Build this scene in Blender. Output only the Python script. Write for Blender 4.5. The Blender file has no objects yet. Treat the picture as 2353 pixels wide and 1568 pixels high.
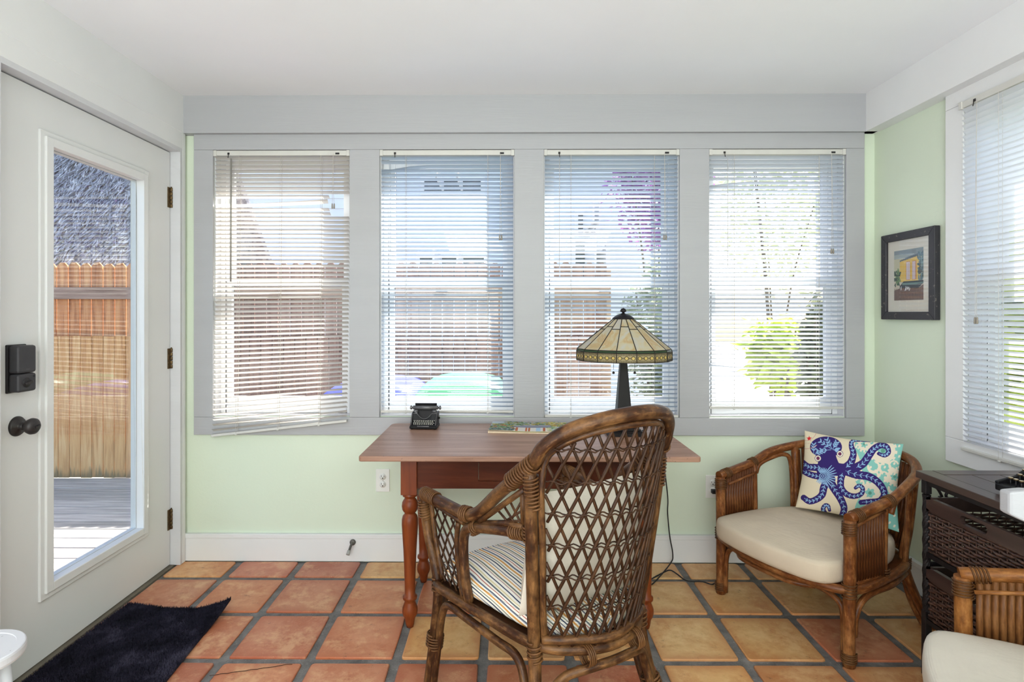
import bpy, bmesh, math, random
import numpy as np
from mathutils import Vector, Matrix
random.seed(7)
rng = np.random.default_rng(7)
SC = bpy.context.scene
COL = SC.collection
PI = math.pi

# ------------------------------------------------------------------ camera
IMG_W, IMG_H, FPX = 2353.0, 1568.0, 1329.0
YAW = math.radians(0.5)
CX, CY = 1160.0 - FPX*math.tan(YAW), 722.0
CAMZ = 1.25
cam_d = bpy.data.cameras.new('camera')
cam = bpy.data.objects.new('camera', cam_d); COL.objects.link(cam)
cam.location = (0, 0, CAMZ)
cam.rotation_euler = (PI/2, 0, YAW)
cam_d.sensor_width = 36.0
cam_d.lens = FPX/IMG_W*36.0
cam_d.shift_x = (IMG_W/2-CX)/IMG_W
cam_d.shift_y = (CY-IMG_H/2)/IMG_W
cam_d.clip_start = 0.02
SC.camera = cam

def U(px, py, X=None, Y=None, Z=None, d=None):
    """world point seen at a pixel of the photograph, on a plane X=, Y= or Z=, or at depth d"""
    a, c = (px-CX)/FPX, -(py-CY)/FPX
    dx, dy = a*math.cos(YAW)-math.sin(YAW), a*math.sin(YAW)+math.cos(YAW)
    if X is not None: t = X/dx
    elif Y is not None: t = Y/dy
    elif Z is not None: t = (Z-CAMZ)/c
    else: t = d
    return Vector((dx*t, dy*t, CAMZ+c*t))

# ------------------------------------------------------------------ sky, sun, lamps, exposure
world = bpy.data.worlds.new('world'); SC.world = world; world.use_nodes = True
wn, wl = world.node_tree.nodes, world.node_tree.links
wn.clear()
w_out = wn.new('ShaderNodeOutputWorld'); w_bg = wn.new('ShaderNodeBackground'); w_sky = wn.new('ShaderNodeTexSky')
w_sky.sky_type = 'NISHITA'; w_sky.sun_disc = False
w_sky.sun_elevation = math.radians(50); w_sky.sun_rotation = math.radians(37)
w_sky.air_density = 1.0; w_sky.dust_density = 2.5; w_sky.ozone_density = 1.0
w_bg.inputs['Strength'].default_value = 0.34
wl.new(w_sky.outputs[0], w_bg.inputs['Color']); wl.new(w_bg.outputs[0], w_out.inputs['Surface'])

SUN_DIR = Vector((math.cos(math.radians(50))*0.6, math.cos(math.radians(50))*0.8, math.sin(math.radians(50))))
sd = bpy.data.lights.new('sun', 'SUN'); sd.energy = 9.5; sd.angle = math.radians(0.6); sd.color = (1.0, 0.95, 0.86)
so = bpy.data.objects.new('sun', sd); COL.objects.link(so); so.location = (5, 7, 10)
so.rotation_euler = SUN_DIR.to_track_quat('Z', 'Y').to_euler()

def area(name, loc, rot, sx, sy, power, color=(1, 1, 1)):
    l = bpy.data.lights.new(name, 'AREA'); l.shape = 'RECTANGLE'; l.size = sx; l.size_y = sy
    l.energy = power; l.color = color
    o = bpy.data.objects.new(name, l); COL.objects.link(o); o.location = loc; o.rotation_euler = rot
    return o
# unseen fill lights added behind the camera to brighten the room
area('rear_fill_light', (-1.0, -2.6, 1.2), (math.radians(90), 0, math.radians(-24)), 2.4, 1.7, 46, (0.92, 0.96, 1.0))
area('upward_fill_light', (0.0, -1.65, 0.2), (math.radians(180), 0, 0), 2.8, 2.4, 72, (0.94, 0.965, 1.0))
area('overhead_fill_light', (0.3, -1.7, 2.30), (math.radians(14), 0, 0), 2.2, 1.2, 40, (0.95, 0.97, 1.0))

SC.view_settings.view_transform = 'Standard'
SC.view_settings.look = 'None'
SC.view_settings.exposure = 0.9
SC.view_settings.gamma = 1.0
SC.view_settings.use_curve_mapping = False
SC.cycles.max_bounces = 10
SC.cycles.diffuse_bounces = 5
SC.cycles.transparent_max_bounces = 24
SC.cycles.sample_clamp_indirect = 6.0
SC.cycles.caustics_reflective = False
SC.cycles.caustics_refractive = False

# ------------------------------------------------------------------ helpers
def tag(o, label=None, cat=None, group=None, kind=None):
    if label: o['label'] = label
    if cat: o['category'] = cat
    if group: o['group'] = group
    if kind: o['kind'] = kind
    return o

def empty(name, loc, rz=0.0, label=None, cat=None, group=None, kind=None, parent=None):
    o = bpy.data.objects.new(name, None); COL.objects.link(o)
    o.empty_display_size = 0.05
    o.location = loc; o.rotation_euler = (0, 0, rz)
    if parent: o.parent = parent
    return tag(o, label, cat, group, kind)

def spline(pts, n=8, closed=False):
    P = [Vector(p) for p in pts]
    out = []
    m = len(P)
    rngi = range(m if closed else m-1)
    for i in rngi:
        if closed:
            p0, p1, p2, p3 = P[(i-1) % m], P[i], P[(i+1) % m], P[(i+2) % m]
        else:
            p1, p2 = P[i], P[i+1]
            p0 = P[i-1] if i > 0 else p1*2-p2
            p3 = P[i+2] if i+2 < m else p2*2-p1
        for k in range(n):
            t = k/n
            out.append(0.5*((2*p1)+(p2-p0)*t+(2*p0-5*p1+4*p2-p3)*t*t+(3*p1-p0-3*p2+p3)*t**3))
    if not closed: out.append(P[-1].copy())
    return out

class MB:
    def __init__(s): s.v = []; s.f = []; s.uv = []; s.mi = []; s.sm = []
    def face(s, idx, uv=None, mi=0, sm=False):
        s.f.append(tuple(idx)); s.uv.append(uv); s.mi.append(mi); s.sm.append(sm)
    def box(s, x0, x1, y0, y1, z0, z1, mi=0):
        b = len(s.v)
        s.v += [Vector(p) for p in ((x0,y0,z0),(x1,y0,z0),(x1,y1,z0),(x0,y1,z0),(x0,y0,z1),(x1,y0,z1),(x1,y1,z1),(x0,y1,z1))]
        for q in ((0,3,2,1),(4,5,6,7),(0,1,5,4),(1,2,6,5),(2,3,7,6),(3,0,4,7)): s.face([b+i for i in q], mi=mi)
        return s
    def hexa(s, p, mi=0):
        b = len(s.v); s.v += [Vector(q) for q in p]
        for q in ((0,3,2,1),(4,5,6,7),(0,1,5,4),(1,2,6,5),(2,3,7,6),(3,0,4,7)): s.face([b+i for i in q], mi=mi)
        return s
    def quad(s, a, b_, c, d, mi=0):
        b = len(s.v); s.v += [Vector(a), Vector(b_), Vector(c), Vector(d)]
        s.face((b, b+1, b+2, b+3), uv=((0,0),(1,0),(1,1),(0,1)), mi=mi); return s
    def bar(s, a, c, w, h, up=(0,0,1), mi=0):
        a, c = Vector(a), Vector(c); t = (c-a).normalized(); u = Vector(up)
        sd_ = t.cross(u).normalized()*w/2; u2 = sd_.cross(t).normalized()*h/2
        return s.hexa([a-sd_-u2, a+sd_-u2, c+sd_-u2, c-sd_-u2, a-sd_+u2, a+sd_+u2, c+sd_+u2, c-sd_+u2], mi)
    def tube(s, pts, r, seg=8, closed=False, cap=True, mi=0, ov=None, twist=0.0, square=False):
        P = [Vector(p) for p in pts]; n = len(P)
        R = [r]*n if not hasattr(r, '__len__') else list(r)
        T = []
        for i in range(n):
            a = P[i-1] if (i > 0 or closed) else P[i]
            c = P[(i+1) % n] if (i < n-1 or closed) else P[i]
            d = c-a
            T.append(d.normalized() if d.length > 1e-9 else Vector((0,0,1)))
        ref = Vector((0,0,1)) if abs(T[0].z) < 0.9 else Vector((1,0,0))
        nrm = (ref-T[0]*ref.dot(T[0])).normalized()
        b = len(s.v); L = 0.0; Ls = []
        for i in range(n):
            if i > 0:
                L += (P[i]-P[i-1]).length
                nrm = (nrm-T[i]*nrm.dot(T[i]))
                if nrm.length < 1e-6:
                    nrm = T[i].orthogonal()
                nrm.normalize()
            bn = T[i].cross(nrm); Ls.append(L)
            for k in range(seg):
                a = 2*PI*k/seg + twist*L
                rr = R[i]
                e1, e2 = (rr, rr) if ov is None else (rr*ov[0], rr*ov[1])
                s.v.append(P[i]+nrm*math.cos(a)*e1+bn*math.sin(a)*e2)
        m = n if closed else n-1
        for i in range(m):
            j = (i+1) % n
            l0, l1 = Ls[i], (Ls[j] if j > i else Ls[i]+(P[0]-P[-1]).length)
            for k in range(seg):
                k2 = (k+1) % seg
                s.face((b+i*seg+k, b+i*seg+k2, b+j*seg+k2, b+j*seg+k),
                       uv=((l0,k/seg),(l0,(k+1)/seg),(l1,(k+1)/seg),(l1,k/seg)), mi=mi, sm=(seg > 4))
        if cap and not closed:
            s.face([b+k for k in range(seg)][::-1], mi=mi)
            s.face([b+(n-1)*seg+k for k in range(seg)], mi=mi)
        return s
    def lathe(s, prof, c=(0,0,0), seg=20, mi=0, axis='z', phase=0.0, sm=True):
        b = len(s.v); c = Vector(c); n = len(prof)
        for r, z in prof:
            for k in range(seg):
                a = 2*PI*k/seg+phase
                p = (r*math.cos(a), r*math.sin(a), z)
                if axis == 'x': p = (p[2], p[0], p[1])
                if axis == 'y': p = (p[1], p[2], p[0])
                s.v.append(c+Vector(p))
        for i in range(n-1):
            for k in range(seg):
                k2 = (k+1) % seg
                s.face((b+i*seg+k, b+i*seg+k2, b+(i+1)*seg+k2, b+(i+1)*seg+k),
                       uv=((prof[i][1],k/seg),(prof[i][1],(k+1)/seg),(prof[i+1][1],(k+1)/seg),(prof[i+1][1],k/seg)), mi=mi, sm=sm)
        if prof[0][0] > 1e-5: s.face([b+k for k in range(seg)][::-1], mi=mi)
        if prof[-1][0] > 1e-5: s.face([b+(n-1)*seg+k for k in range(seg)], mi=mi)
        return s
    def prism(s, poly, z0, z1, mi=0):
        b = len(s.v); n = len(poly)
        s.v += [Vector((p[0],p[1],z0)) for p in poly]+[Vector((p[0],p[1],z1)) for p in poly]
        s.face([b+i for i in range(n)][::-1], mi=mi); s.face([b+n+i for i in range(n)], mi=mi)
        for i in range(n):
            j = (i+1) % n
            s.face((b+i, b+j, b+n+j, b+n+i), mi=mi)
        return s
    def xform(s, mat):
        s.v = [mat @ p for p in s.v]; return s
    def mesh(s, name, mats=None, bevel=0.0, bseg=2):
        me = bpy.data.meshes.new(name)
        me.from_pydata([tuple(p) for p in s.v], [], s.f)
        if any(u is not None for u in s.uv):
            ul = me.uv_layers.new(name='UVMap')
            arr = []
            for f, u in zip(s.f, s.uv):
                if u is None or len(u) != len(f): u = [(0, 0)]*len(f)
                for q in u: arr += [q[0], q[1]]
            ul.data.foreach_set('uv', arr)
        me.polygons.foreach_set('material_index', s.mi)
        me.polygons.foreach_set('use_smooth', s.sm)
        if mats is not None:
            for m in (mats if isinstance(mats, (list, tuple)) else [mats]): me.materials.append(m)
        if bevel > 0:
            bm = bmesh.new(); bm.from_mesh(me)
            bmesh.ops.remove_doubles(bm, verts=bm.verts, dist=1e-6)
            ed = [e for e in bm.edges if len(e.link_faces) == 2 and e.calc_face_angle(0) > 0.5]
            bmesh.ops.bevel(bm, geom=ed, offset=bevel, segments=bseg, affect='EDGES', profile=0.5, clamp_overlap=True)
            bm.to_mesh(me); bm.free()
        me.update()
        return me
    def build(s, name, mats, parent=None, bevel=0.0, bseg=2, world=False, loc=None):
        if world and parent is not None:
            M_ = Matrix.Translation(parent.location) @ Matrix.Rotation(parent.rotation_euler.z, 4, 'Z')
            s.xform(M_.inverted())
        o = bpy.data.objects.new(name, s.mesh(name, mats, bevel, bseg)); COL.objects.link(o)
        if parent is not None: o.parent = parent
        if loc is not None: o.location = loc
        return o

def inst(name, me, parent=None, loc=(0,0,0), rot=(0,0,0), scale=None):
    o = bpy.data.objects.new(name, me); COL.objects.link(o)
    if parent is not None: o.parent = parent
    o.location = loc; o.rotation_euler = rot
    if scale is not None: o.scale = scale
    return o

def copy_tree(o, parent=None):
    c = o.copy(); COL.objects.link(c)
    if parent is not None: c.parent = parent
    for ch in list(o.children): copy_tree(ch, c)
    return c

# ------------------------------------------------------------------ materials
def srgb(r, g=None, b=None):
    if g is None: r, g, b = r
    f = lambda c: (c/255/12.92) if c/255 <= 0.04045 else ((c/255+0.055)/1.055)**2.4
    return (f(r), f(g), f(b), 1.0)

class NT:
    def __init__(s, name):
        s.m = bpy.data.materials.new(name); s.m.use_nodes = True
        s.t = s.m.node_tree; s.t.nodes.clear()
        s.out = s.t.nodes.new('ShaderNodeOutputMaterial')
    def n(s, typ, props=None, **inp):
        nd = s.t.nodes.new(typ)
        for k, v in (props or {}).items(): setattr(nd, k, v)
        for k, v in inp.items():
            key = k.replace('_', ' ')
            sock = nd.inputs[int(k[1:])] if (k[0] == 'i' and k[1:].isdigit()) else nd.inputs[key]
            if hasattr(v, 'is_output') or isinstance(v, bpy.types.NodeSocket): s.t.links.new(v, sock)
            else: sock.default_value = v
        return nd
    def ramp(s, fac, stops, interp='LINEAR'):
        nd = s.t.nodes.new('ShaderNodeValToRGB'); cr = nd.color_ramp; cr.interpolation = interp
        while len(cr.elements) < len(stops): cr.elements.new(0.5)
        for e, (p, c) in zip(cr.elements, stops): e.position = p; e.color = c
        s.t.links.new(fac, nd.inputs[0]); return nd.outputs[0]
    def coords(s, kind='Object', scale=(1,1,1), rot=(0,0,0), loc=None):
        tc = s.n('ShaderNodeTexCoord')
        mp = s.n('ShaderNodeMapping', Vector=tc.outputs[kind], Scale=scale, Rotation=rot)
        if loc is not None:
            if isinstance(loc, bpy.types.NodeSocket): s.t.links.new(loc, mp.inputs['Location'])
            else: mp.inputs['Location'].default_value = loc
        return mp.outputs[0]
    def noise(s, vec, scale=5, detail=4, rough=0.55, dist=0.0):
        return s.n('ShaderNodeTexNoise', Vector=vec, Scale=scale, Detail=detail, Roughness=rough, Distortion=dist).outputs[0]
    def mix(s, fac, a, b, blend='MIX'):
        nd = s.t.nodes.new('ShaderNodeMix'); nd.data_type = 'RGBA'; nd.blend_type = blend
        for sock, v in ((nd.inputs[0], fac), (nd.inputs[6], a), (nd.inputs[7], b)):
            if isinstance(v, bpy.types.NodeSocket): s.t.links.new(v, sock)
            else: sock.default_value = v
        return nd.outputs[2]
    def math(s, op, a, b=0.0):
        nd = s.t.nodes.new('ShaderNodeMath'); nd.operation = op
        for sock, v in ((nd.inputs[0], a), (nd.inputs[1], b)):
            if isinstance(v, bpy.types.NodeSocket): s.t.links.new(v, sock)
            else: sock.default_value = v
        return nd.outputs[0]
    def bump(s, h, strength=0.2, dist=0.01):
        return s.n('ShaderNodeBump', Height=h, Strength=strength, Distance=dist).outputs[0]
    def bsdf(s, color, rough=0.5, metal=0.0, normal=None, spec=0.5, coat=0.0):
        p = s.n('ShaderNodeBsdfPrincipled', Roughness=rough, Metallic=metal)
        if isinstance(color, bpy.types.NodeSocket): s.t.links.new(color, p.inputs['Base Color'])
        else: p.inputs['Base Color'].default_value = color
        p.inputs['Specular IOR Level'].default_value = spec
        if coat: p.inputs['Coat Weight'].default_value = coat; p.inputs['Coat Roughness'].default_value = 0.15
        if normal is not None: s.t.links.new(normal, p.inputs['Normal'])
        return p.outputs[0]
    def done(s, sh):
        s.t.links.new(sh, s.out.inputs['Surface']); return s.m

def paint(name, c, rough=0.55, var=0.06, nscale=3.0, bump=0.12, bscale=60, stretch=(1,1,1), spec=0.4):
    k = NT(name); co = k.coords('Object', stretch)
    n1 = k.noise(co, nscale, 5); c2 = tuple(x*(1-var*2) for x in c[:3])+(1,)
    col = k.ramp(n1, [(0.3, c2), (0.7, c)])
    return k.done(k.bsdf(col, rough, normal=k.bump(k.noise(co, bscale, 3), bump, 0.004), spec=spec))

def metal(name, c, rough=0.4, metallic=0.6, var=0.2, nscale=40, spec=0.3):
    k = NT(name); n1 = k.noise(k.coords(), nscale, 4)
    c2 = tuple(x*(1-var) for x in c[:3])+(1,)
    return k.done(k.bsdf(k.ramp(n1, [(0.35, c2), (0.65, c)]), rough, metallic, spec=spec))

def wood(name, c1, c2, c3, scale=(2,30,30), rough=0.45, dots=0.0, spec=0.4, bump=0.1):
    k = NT(name); co = k.coords('Object', scale)
    n1 = k.noise(co, 1.0, 7, 0.62, 0.6)
    n2 = k.noise(k.coords('Object', (3,3,3)), 1.2, 4)
    col = k.ramp(n1, [(0.28, c1), (0.5, c2), (0.72, c3)])
    col = k.mix(k.math('MULTIPLY', n2, 0.45), col, c1)
    if dots:
        n3 = k.noise(k.coords('Object', (1,1,1)), 90, 2)
        col = k.mix(k.math('MULTIPLY', k.math('GREATER_THAN', n3, 0.69), dots), col, (0.02,0.015,0.012,1))
    return k.done(k.bsdf(col, rough, normal=k.bump(n1, bump, 0.003), spec=spec))

def rattan(name, dark, mid, light, wear=0.5, rough=0.38):
    k = NT(name)
    st = k.noise(k.coords('UV', (14, 5, 1)), 2.0, 6, 0.6)
    pt = k.noise(k.coords('Object', (1,1,1)), 9.0, 5, 0.65)
    col = k.ramp(st, [(0.25, dark), (0.55, mid), (0.8, light)])
    pm = k.ramp(pt, [(0.5-0.25*wear+0.1, (0,0,0,1)), (0.75-0.1*wear, (1,1,1,1))])
    col = k.mix(k.math('MULTIPLY', pm, k.math('MULTIPLY', st, 1.3)), col, light)
    return k.done(k.bsdf(col, rough, normal=k.bump(st, 0.25, 0.003), spec=0.22))

def fabric(name, c, var=0.08, weave=260, rough=0.9, bump=0.25):
    k = NT(name); co = k.coords()
    n1 = k.noise(co, 6, 4); c2 = tuple(x*(1-var*2) for x in c[:3])+(1,)
    wv = k.n('ShaderNodeTexWave', {'bands_direction':'X'}, Vector=co, Scale=weave, Distortion=2.0).outputs[1]
    wv2 = k.n('ShaderNodeTexWave', {'bands_direction':'Z'}, Vector=co, Scale=weave, Distortion=2.0).outputs[1]
    h = k.math('ADD', k.math('MULTIPLY', k.math('ADD', wv, wv2), 0.05), k.noise(co, 11, 3, 0.5, 0.6))
    return k.done(k.bsdf(k.ramp(n1, [(0.3, c2), (0.7, c)]), rough, normal=k.bump(h, bump*1.6, 0.016), spec=0.1))

def vcol(name, rough=0.6, spec=0.3, attr='print'):
    k = NT(name); a = k.n('ShaderNodeVertexColor'); a.layer_name = attr
    return k.done(k.bsdf(a.outputs[0], rough, spec=spec))

def glass(name, tint=(1,1,1,1), refl=1.0):
    k = NT(name)
    bf = k.n('ShaderNodeNewGeometry').outputs['Backfacing']      # a parallel pane refracts back out, so no inner total reflection
    ior = k.math('ADD', 1.5, k.math('MULTIPLY', bf, 1/1.5-1.5))
    fr = k.n('ShaderNodeFresnel', IOR=ior).outputs[0]
    f2 = k.math('MULTIPLY', fr, refl)
    tr = k.n('ShaderNodeBsdfTransparent', Color=tint).outputs[0]
    gl = k.n('ShaderNodeBsdfGlossy', Roughness=0.0).outputs[0]
    ms = k.t.nodes.new('ShaderNodeMixShader')
    k.t.links.new(f2, ms.inputs[0]); k.t.links.new(tr, ms.inputs[1]); k.t.links.new(gl, ms.inputs[2])
    return k.done(ms.outputs[0])

def translucent(name, c, t=0.4, rough=0.5, var=0.05):
    k = NT(name); n1 = k.noise(k.coords(), 8, 3)
    c2 = tuple(x*(1-var) for x in c[:3])+(1,)
    col = k.ramp(n1, [(0.3, c2), (0.7, c)])
    b = k.bsdf(col, rough, spec=0.3)
    tr = k.n('ShaderNodeBsdfTranslucent', Color=col).outputs[0]
    ms = k.t.nodes.new('ShaderNodeMixShader'); ms.inputs[0].default_value = t
    k.t.links.new(b, ms.inputs[1]); k.t.links.new(tr, ms.inputs[2])
    return k.done(ms.outputs[0])

M_WHITE = paint('white_paint', srgb(226,226,226), 0.45, 0.02, 2.5, 0.10, 45, (1,1,1))
M_TRIM = paint('white_trim_paint', srgb(208,208,211), 0.4, 0.025, 3, 0.16, 30, (0.3,4,4))
M_CASE = paint('shaded_trim_paint', srgb(172,172,175), 0.45, 0.025, 3, 0.16, 30, (0.3,4,4))  # same white trim, with the backlit shade of the window wall put into its colour
M_DOORP = paint('door_paint', srgb(222,222,222), 0.38, 0.02, 2, 0.06, 30, (1,1,1))
M_CEIL = paint('ceiling_paint', srgb(238,238,240), 0.7, 0.02, 1.5, 0.05, 80)
M_GREEN = paint('green_wall_paint', srgb(214,224,204), 0.6, 0.02, 2.0, 0.12, 70)
M_VINYL = paint('white_vinyl', srgb(232,233,235), 0.35, 0.02, 3, 0.0, 10)
M_SLAT = translucent('blind_slat', srgb(184,195,208), 0.38, 0.45, 0.02)
M_SLATW = translucent('cream_blind_slat', srgb(208,203,196), 0.38, 0.45, 0.02)
M_SLATP = translucent('white_blind_slat', srgb(202,208,216), 0.38, 0.45, 0.02)
M_SLATR = translucent('bright_blind_slat', srgb(236,238,242), 0.40, 0.45, 0.02)
M_RAIL = paint('cream_headrail', srgb(206,204,198), 0.4, 0.04, 8, 0.0, 10)
M_CORD = paint('blind_cord', srgb(196,190,182), 0.8, 0.05, 20, 0.0, 10)
M_DARK = metal('dark_plastic', srgb(38,36,38), 0.45, 0.0, 0.2)
M_BRONZE = metal('oiled_bronze', srgb(58,54,54), 0.42, 0.35, 0.3)
M_BRASS = metal('aged_brass', srgb(118,96,66), 0.45, 0.7, 0.6, 90)
M_GLASS = glass('window_glass', (0.97,0.98,0.98,1))
M_DOORGLASS = glass('door_glass', (0.96,0.98,0.98,1), 1.0)
# ------------------------------------------------------------------ the room shell
YW, XL, XR = 2.93, -1.70, 1.862          # back wall, left door-frame plane, right wall
ZC = 2.345                               # ceiling
YR = -3.0                                # rear of the room behind the photographer
WT = 0.13
def S(o, label): return tag(o, label, kind='structure')

def px_x(px, Y): return U(px, 722, Y=Y).x
def px_z(py, px, Y): return U(px, py, Y=Y).z

WIN = [(489, 803), (872, 1182), (1250, 1562), (1630, 1945)]
YT = YW-0.02                             # front face of the casing boards
WX = [(px_x(a, YT), px_x(b, YT)) for a, b in WIN]
WZ0, WZ1 = px_z(958, 1160, YT), px_z(343, 1160, YT)

m = MB()
xs = [XL-0.12] + [v for w in WX for v in w] + [XR+0.25]
for i in range(0, len(xs), 2): m.box(xs[i], xs[i+1], YW, YW+WT, -0.35, ZC+0.15)
for a, b in WX:
    m.box(a, b, YW, YW+WT, -0.35, WZ0-0.001); m.box(a, b, YW, YW+WT, WZ1+0.001, ZC+0.15)
S(m.build('wall_back', M_GREEN), 'pale green back wall with four windows behind the desk')

# casing boards on the back wall
cx0, cx1 = px_x(445, YT), px_x(1987, YT)
zt = px_z(306, 1160, YT); zb = px_z(1001, 1160, YT)
zj0, zj1 = px_z(960, 1160, YT), px_z(343, 1160, YT)
n_trim = 1
def trim(mb, label, name=None, bevel=0.002, mat=None):
    global n_trim
    o = mb.build(name or 'trim_%d' % n_trim, mat or M_TRIM, bevel=bevel)
    if not name: n_trim += 1
    return S(o, label)
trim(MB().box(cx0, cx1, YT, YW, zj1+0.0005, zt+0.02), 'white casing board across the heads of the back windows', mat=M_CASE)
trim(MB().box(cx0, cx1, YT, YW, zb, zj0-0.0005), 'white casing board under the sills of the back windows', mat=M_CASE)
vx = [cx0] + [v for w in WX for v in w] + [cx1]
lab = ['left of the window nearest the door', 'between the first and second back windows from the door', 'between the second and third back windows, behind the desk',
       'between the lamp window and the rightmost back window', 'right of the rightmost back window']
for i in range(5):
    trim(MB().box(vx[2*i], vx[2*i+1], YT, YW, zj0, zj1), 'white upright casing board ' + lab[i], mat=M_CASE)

# boxed beams around the ceiling
YB = 2.885
xbl, xbr = px_x(421, YB), px_x(1990, YB)
zbeam = px_z(304, 1160, YB)
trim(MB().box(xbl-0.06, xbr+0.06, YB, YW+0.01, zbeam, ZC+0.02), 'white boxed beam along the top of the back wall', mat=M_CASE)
trim(MB().box(xbr, XR+0.02, YR, YB+0.04, zbeam, ZC+0.02), 'white boxed beam along the top of the right wall', mat=M_WHITE)
trim(MB().box(XL-0.05, xbl, YR, YB+0.04, zbeam, ZC+0.02), 'white boxed beam over the glazed door', mat=M_WHITE)

# ceiling
S(MB().box(XL-0.3, XR+0.3, YR-0.2, YW+0.1, ZC, ZC+0.12).build('ceiling', M_CEIL), 'smooth white painted ceiling')

# right wall with its window
XRT = XR-0.02
ry1 = U(2213, 700, X=XRT).y; rw = 0.86; ry0 = ry1-rw
rz1 = U(2213, 238, X=XRT).z; rz0 = U(2213, 1008, X=XRT).z-0.01
m = MB()
m.box(XR, XR+WT, ry1, YW+0.1, -0.35, ZC+0.15); m.box(XR, XR+WT, YR, ry0, -0.35, ZC+0.15)
m.box(XR, XR+WT, ry0, ry1, -0.35, rz0-0.001); m.box(XR, XR+WT, ry0, ry1, rz1+0.001, ZC+0.15)
S(m.build('wall_right', M_GREEN), 'pale green right wall with a framed print and one window')
ryc = U(2172, 700, X=XRT).y
zrb = U(2173, 1058, X=XRT).z
trim(MB().box(XRT, XR, ry0-0.15, ryc, rz1+0.0005, zbeam+0.03), 'white casing board over the right wall window', mat=M_WHITE)
trim(MB().box(XRT, XR, ry0-0.15, ryc, zrb, rz0-0.0005), 'white casing board under the right wall window', mat=M_WHITE)
trim(MB().box(XRT, XR, ry1, ryc, rz0, rz1), 'white upright casing board at the far side of the right wall window', mat=M_WHITE)
trim(MB().box(XRT, XR, ry0-0.15, ry0, rz0, rz1), 'white upright casing board at the near side of the right wall window', mat=M_WHITE)

# left wall with the door opening
XD = -1.665                               # room face of the door leaf
dy1 = U(390, 800, X=XD).y; dy0 = U(3, 800, X=px_x(424, 2.9)).y+0.004
dz1 = U(390, 351, X=XD).z; dz0 = U(384, 1302, X=XD).z
XF = px_x(424, 2.9)                       # face of the door casing
m = MB()
m.box(XL-0.13, XF-0.02, dy1+0.03, YW+0.1, -0.35, ZC+0.15)
m.box(XL-0.13, XF-0.02, YR, dy0-0.03, -0.35, ZC+0.15)
m.box(XL-0.13, XF-0.02, dy0-0.03, dy1+0.03, dz1+0.03, ZC+0.15)
S(m.build('wall_left', M_WHITE), 'white left wall around the glazed door')
trim(MB().box(XF-0.02, XF, dy1+0.025, YT+0.0, 0.0, zbeam+0.02), 'white door casing upright at the hinge side', mat=M_WHITE)
trim(MB().box(XF-0.02, XF, dy0-0.14, dy0-0.025, 0.0, zbeam+0.02), 'white door casing upright at the lock side', mat=M_WHITE)
trim(MB().box(XF-0.02, XF, dy0-0.025, dy1+0.025, dz1+0.025, zbeam+0.02), 'white door casing board over the door', mat=M_WHITE)
m = MB()
m.box(XL-0.125, XF-0.001, dy1+0.004, dy1+0.026, 0.0, dz1+0.026); m.box(XL-0.125, XF-0.001, dy0-0.026, dy0-0.004, 0.0, dz1+0.026)
m.box(XL-0.125, XF-0.001, dy0-0.004, dy1+0.004, dz1+0.005, dz1+0.026)
m.box(XL-0.125, XL-0.02, dy1-0.012, dy1+0.005, 0.0, dz1+0.005)
trim(m, 'white jamb lining the doorway', bevel=0.0015)
# rear wall behind the photographer, outside the view
S(MB().box(XL-0.3, XR+0.3, YR-0.12, YR, -0.35, ZC+0.1).build('wall_rear', M_GREEN), 'pale green wall behind the photographer')

# baseboards
zbb = px_z(1229, 1000, YW-0.018)
def baseboard(name, x0, x1, y0, y1, label, cap):
    m = MB().box(x0, x1, y0, y1, 0.0, zbb-0.022)
    m.box(*cap, zbb-0.022, zbb)
    return S(m.build(name, M_WHITE, bevel=0.0025), label)
xb0 = px_x(420, YW-0.018)
baseboard('baseboard_back', xb0, XR, YW-0.018, YW, 'white baseboard along the back wall', (xb0, XR, YW-0.022, YW))
baseboard('baseboard_right', XR-0.018, XR, YR, YW-0.02, 'white baseboard along the right wall', (XR-0.022, XR, YR, YW-0.023))

# ------------------------------------------------------------------ floor: grout bed and terracotta tiles
k = NT('grout'); co = k.coords()
gn = k.noise(co, 14, 6, 0.7); gs = k.noise(co, 160, 3)
gcol = k.ramp(gn, [(0.3, srgb(92,90,88)), (0.55, srgb(122,119,116)), (0.8, srgb(152,149,144))])
gcol = k.mix(k.math('MULTIPLY', k.math('GREATER_THAN', gs, 0.68), 0.5), gcol, srgb(190,184,176))
M_GROUT = k.done(k.bsdf(gcol, 0.85, normal=k.bump(gs, 0.5, 0.004), spec=0.2))
floor = S(MB().box(XL-0.05, XR+0.02, YR, YW+0.02, -0.14, -0.008).build('floor', M_GROUT), 'terracotta tile floor with wide grey grout joints')

k = NT('terracotta')
oi = k.n('ShaderNodeObjectInfo')
seed = k.n('ShaderNodeVectorMath', {'operation':'SCALE'}, i0=(13.0, 29.0, 7.0)); k.t.links.new(oi.outputs['Random'], seed.inputs['Scale'])
co = k.coords('Object', (1,1,1), loc=seed.outputs[0])
n1 = k.noise(co, 5.0, 8, 0.7, 0.3); n2 = k.noise(co, 30, 7, 0.75); n3 = k.noise(co, 140, 3)
co2 = k.coords('Object', (1,1,1), loc=k.n('ShaderNodeVectorMath', {'operation':'ADD'}, i0=seed.outputs[0], i1=(5.3, 2.1, 9.7)).outputs[0])
n4 = k.noise(co2, 7.0, 8, 0.72, 0.2)
base = oi.outputs['Color']
hot = k.mix(1.0, base, (0.80, 0.60, 0.50, 1), 'MULTIPLY')
pale = k.mix(0.5, base, srgb(228, 194, 144))
col = k.mix(k.ramp(n1, [(0.40, (0,0,0,1)), (0.56, (1,1,1,1))]), hot, base)
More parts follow.
